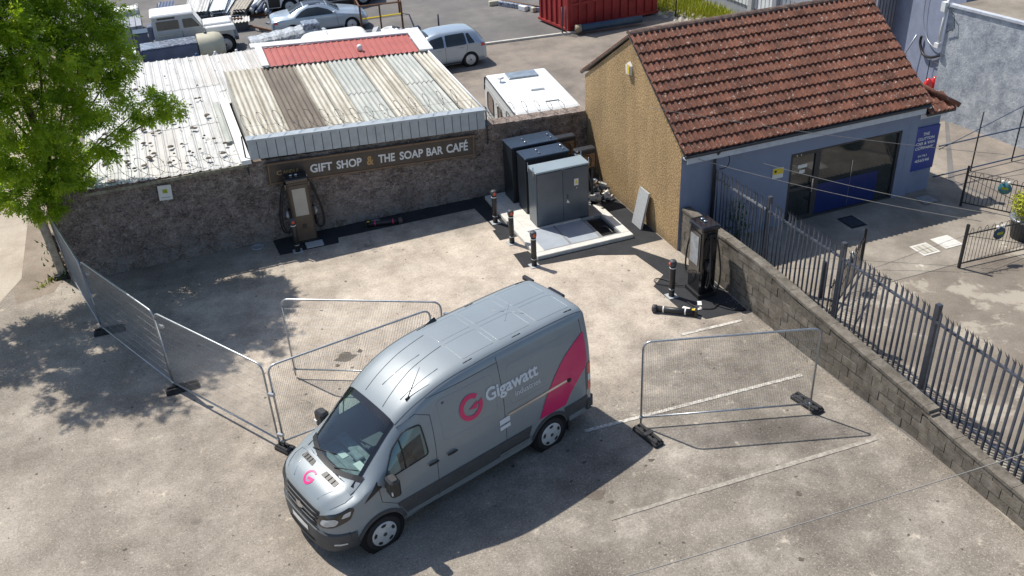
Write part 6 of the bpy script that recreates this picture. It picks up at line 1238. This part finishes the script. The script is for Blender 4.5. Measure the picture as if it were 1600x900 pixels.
# ---------------------------------------------------------------- buildings at the right
def render_building():
    t=thing('rendered_building','large weathered white rendered building at the far right','building',(0,0,0))
    p=[(12.55,4.60),(12.85,1.95),(13.3,-3.5),(24,-3.0),(24,5.2)]; v=[(x,y,0) for x,y in p]+[(x,y,3.72 if i<3 else 3.72) for i,(x,y) in enumerate(p)]; n=5
    MB().raw(v,[tuple(range(n,2*n))]+[(i,(i+1)%n,n+(i+1)%n,n+i) for i in range(n)]).build('wall','render',t)
    v=[(12.50,4.66,3.70),(12.80,1.95,3.70),(13.25,-3.55,3.70),(13.42,-3.55,3.70),(12.98,1.95,3.70),(12.70,4.66,3.70)]; MB().prism([(a,b_) for a,b_,_ in v],3.72,3.80).build('parapet','fascia_white',t)
    MB().prism([(12.75,4.55),(13.02,1.95),(13.48,-3.4),(23.9,-2.9),(23.9,5.1)],3.725,3.76).build('roof','slab',t)
    b=MB(); b.tube([(12.52,4.65,3.95),(12.48,4.68,3.2),(12.46,4.70,2.4)],.05,6); b.box(12.38,12.55,4.62,4.80,3.55,3.85).box(12.38,12.55,4.62,4.80,2.35,2.5); b.build('downpipe','white_trim',t)
    MB().tube([(12.48,4.60,3.7),(12.50,4.3,3.5),(12.52,4.2,3.1),(12.50,4.5,2.9)],.012,5).build('wire','cable',t)
render_building()
t=thing('ribbed_warehouse','tall grey ribbed metal warehouse behind the tiled roof','warehouse',(0,0,0)); MB().box(14.14,24,9.76,34,0,6).build('wall','clad_dark',t)
for i in range(12): MB().box(14.14+i*.155,14.14+i*.155+.10,9.68,9.758,0,6).build('cladding_rib','clad_dark',t)
for i in range(70): MB().box(14.08,14.138,9.85+i*.3,9.85+i*.3+.22,.55,6).build('cladding_panel','clad_light',t)  # sunlit side coloured pale and shaded front dark, so light is painted in
MB().box(13.9,14.07,17.5,17.8,0,6).build('stanchion','grc',t); MB().box(13.85,14.07,15.6,15.9,0,6).build('stanchion','clad_dark',t); MB().box(14.0,14.078,11.0,15.4,1.5,4.5).build('shutter','silver_paint',t)
t=thing('link_wall','smooth dark blue-grey wall between warehouse and rendered building','wall',(0,0,0)); MB().prism([(15.05,9.5),(13.95,5.3),(24,5.3),(24,9.70),(15.1,9.70)],0,6.2).build('wall','bluegrey_wall',t)
c=MB(); cable(c,[(14.40,7.46,1.75),(14.40,7.46,1.48),(14.32,7.15,1.18),(14.2,6.68,1.20),(14.08,6.1,1.45),(14.0,5.6,1.7)],.05); c.build('black_hose','cable',t)
c=MB(); cable(c,[(14.45,7.6,4.4),(14.42,7.57,2.57),(14.33,7.13,1.8),(14.15,6.47,1.62),(14.08,6.1,1.9),(13.95,5.6,2.3)],.018); c.build('grey_wire','galv',t); MB().tube([(14.15,8.3,.2),(14.35,7.65,1.75)],.03,5).build('sloping_pipe','galv',t)
f_=MB(); f_.tube([(14.15,6.6,0),(14.15,6.6,1.15),(13.95,5.7,1.15),(13.95,5.7,0)],.02,4); f_.build('door_frame','gate_black',t)
t=thing('gas_bottles','red gas bottles beside a yellow box behind the tiled roof','gas bottles',(12.75,5.35,-.25)); 
for i in range(3): MB().lathe([(.15,0),(.16,.05),(.16,1.15),(.10,1.3),(.04,1.38)],(i*.34,-.25+.05*i,0),n=14).build('bottle','red_light',t)
tag(MB().box(12.2,12.75,5.75,6.2,.0,1.1).build('grit_bin','yellow'),'yellow box glimpsed behind the tiled roof beside red gas bottles','box')
# weeds and mesh fence near the warehouse
b=MB()
for i in range(3800):
    k=i%7; cx,cy=[(12.2,20.6),(12.6,19.4),(13.4,19.6),(11.8,21.8),(13.3,21.6),(12.9,18.6),(12.4,23)][k]; x,y=rng.normal(cx,.45),rng.normal(cy,.6)
    if x>13.8: continue
    h=rng.uniform(.1,.5); a=rng.uniform(0,PI); b.raw([(x-.03*math.cos(a),y-.03*math.sin(a),0),(x+.03*math.cos(a),y+.03*math.sin(a),0),(x+rng.normal(0,.1),y+rng.normal(0,.1),h)],[(0,1,2)])
tag(b.build('yard_weeds','yellow_plant'),'bright green weeds on rubble beyond the roof ridge','weeds',kind='stuff')
b=MB()
for i in range(420):
    x,y=rng.uniform(10.9,13.9),rng.uniform(17.5,25); s=rng.uniform(.05,.2); b.raw([(x-s,y-s,0),(x+s,y-s,0),(x+s,y+s,0),(x-s,y+s,0),(x,y,s*.9)],[(0,1,4),(1,2,4),(2,3,4),(3,0,4)])
tag(b.build('rubble_heap','timber_grey'),'pale broken rubble among the weeds by the warehouse','rubble',kind='stuff')
t=thing('wire_fence','thin black wire fence between red skip and weeds','fence',(0,0,0))
for y in (19.6,22.6,25.6): MB().tube([(11.2,y,0),(11.2,y,2.0)],.035,6).build('post','gate_black',t)
b=MB()
for i in range(40): b.tube([(11.2,19.6+i*.15,.05),(11.2,19.6+i*.15,1.9)],.006,3)
for i in range(13): b.tube([(11.2,19.6,.05+i*.15),(11.2,25.6,.05+i*.15)],.006,3)
o=b.build('wire_mesh','gate_black',t); o['kind']='stuff'
# ---------------------------------------------------------------- overhead wires
def wire(label,a,b_,sag,r=.012,name='overhead_wire',mat='wire'):
    A,B=Vector(a),Vector(b_); P=[A.lerp(B,i/24)-Vector((0,0,4*sag*(i/24)*(1-i/24))) for i in range(25)]; tag(MB().tube(P,r,5).build(name,mat),label,'wire')
wire('pale overhead wire crossing the lower right corner of the car park',(-9.9,-14,6.02),(-2.5,-14,5.62),.05,.006)
wire('upper overhead wire crossing the tiled roof toward the right gate',(-1.5,-1.0,4.6),(9.2,-1.6,1.55),.10,.007)
wire('overhead wire fixed at the gable corner crossing before the shop door',(.35,-.22,2.66),(6.2,-3.9,1.25),.12,.008)
wire('second overhead wire fixed at the blue wall crossing before the shop window',(1.35,-.05,2.55),(6.6,-3.9,1.35),.12,.008)
t=thing('wire_bracket','small black cable bracket on the blue wall near the drainpipe','bracket',(1.30,-.02,2.55)); c=MB(); cable(c,[(0,0,0),(.03,-.12,-.1),(-.05,-.15,-.3),(-.25,-.1,-.35)],.012); c.build('cable_loop','cable',t); MB().box(-.04,.04,-.06,.0,-.03,.03).build('clip','galv',t)
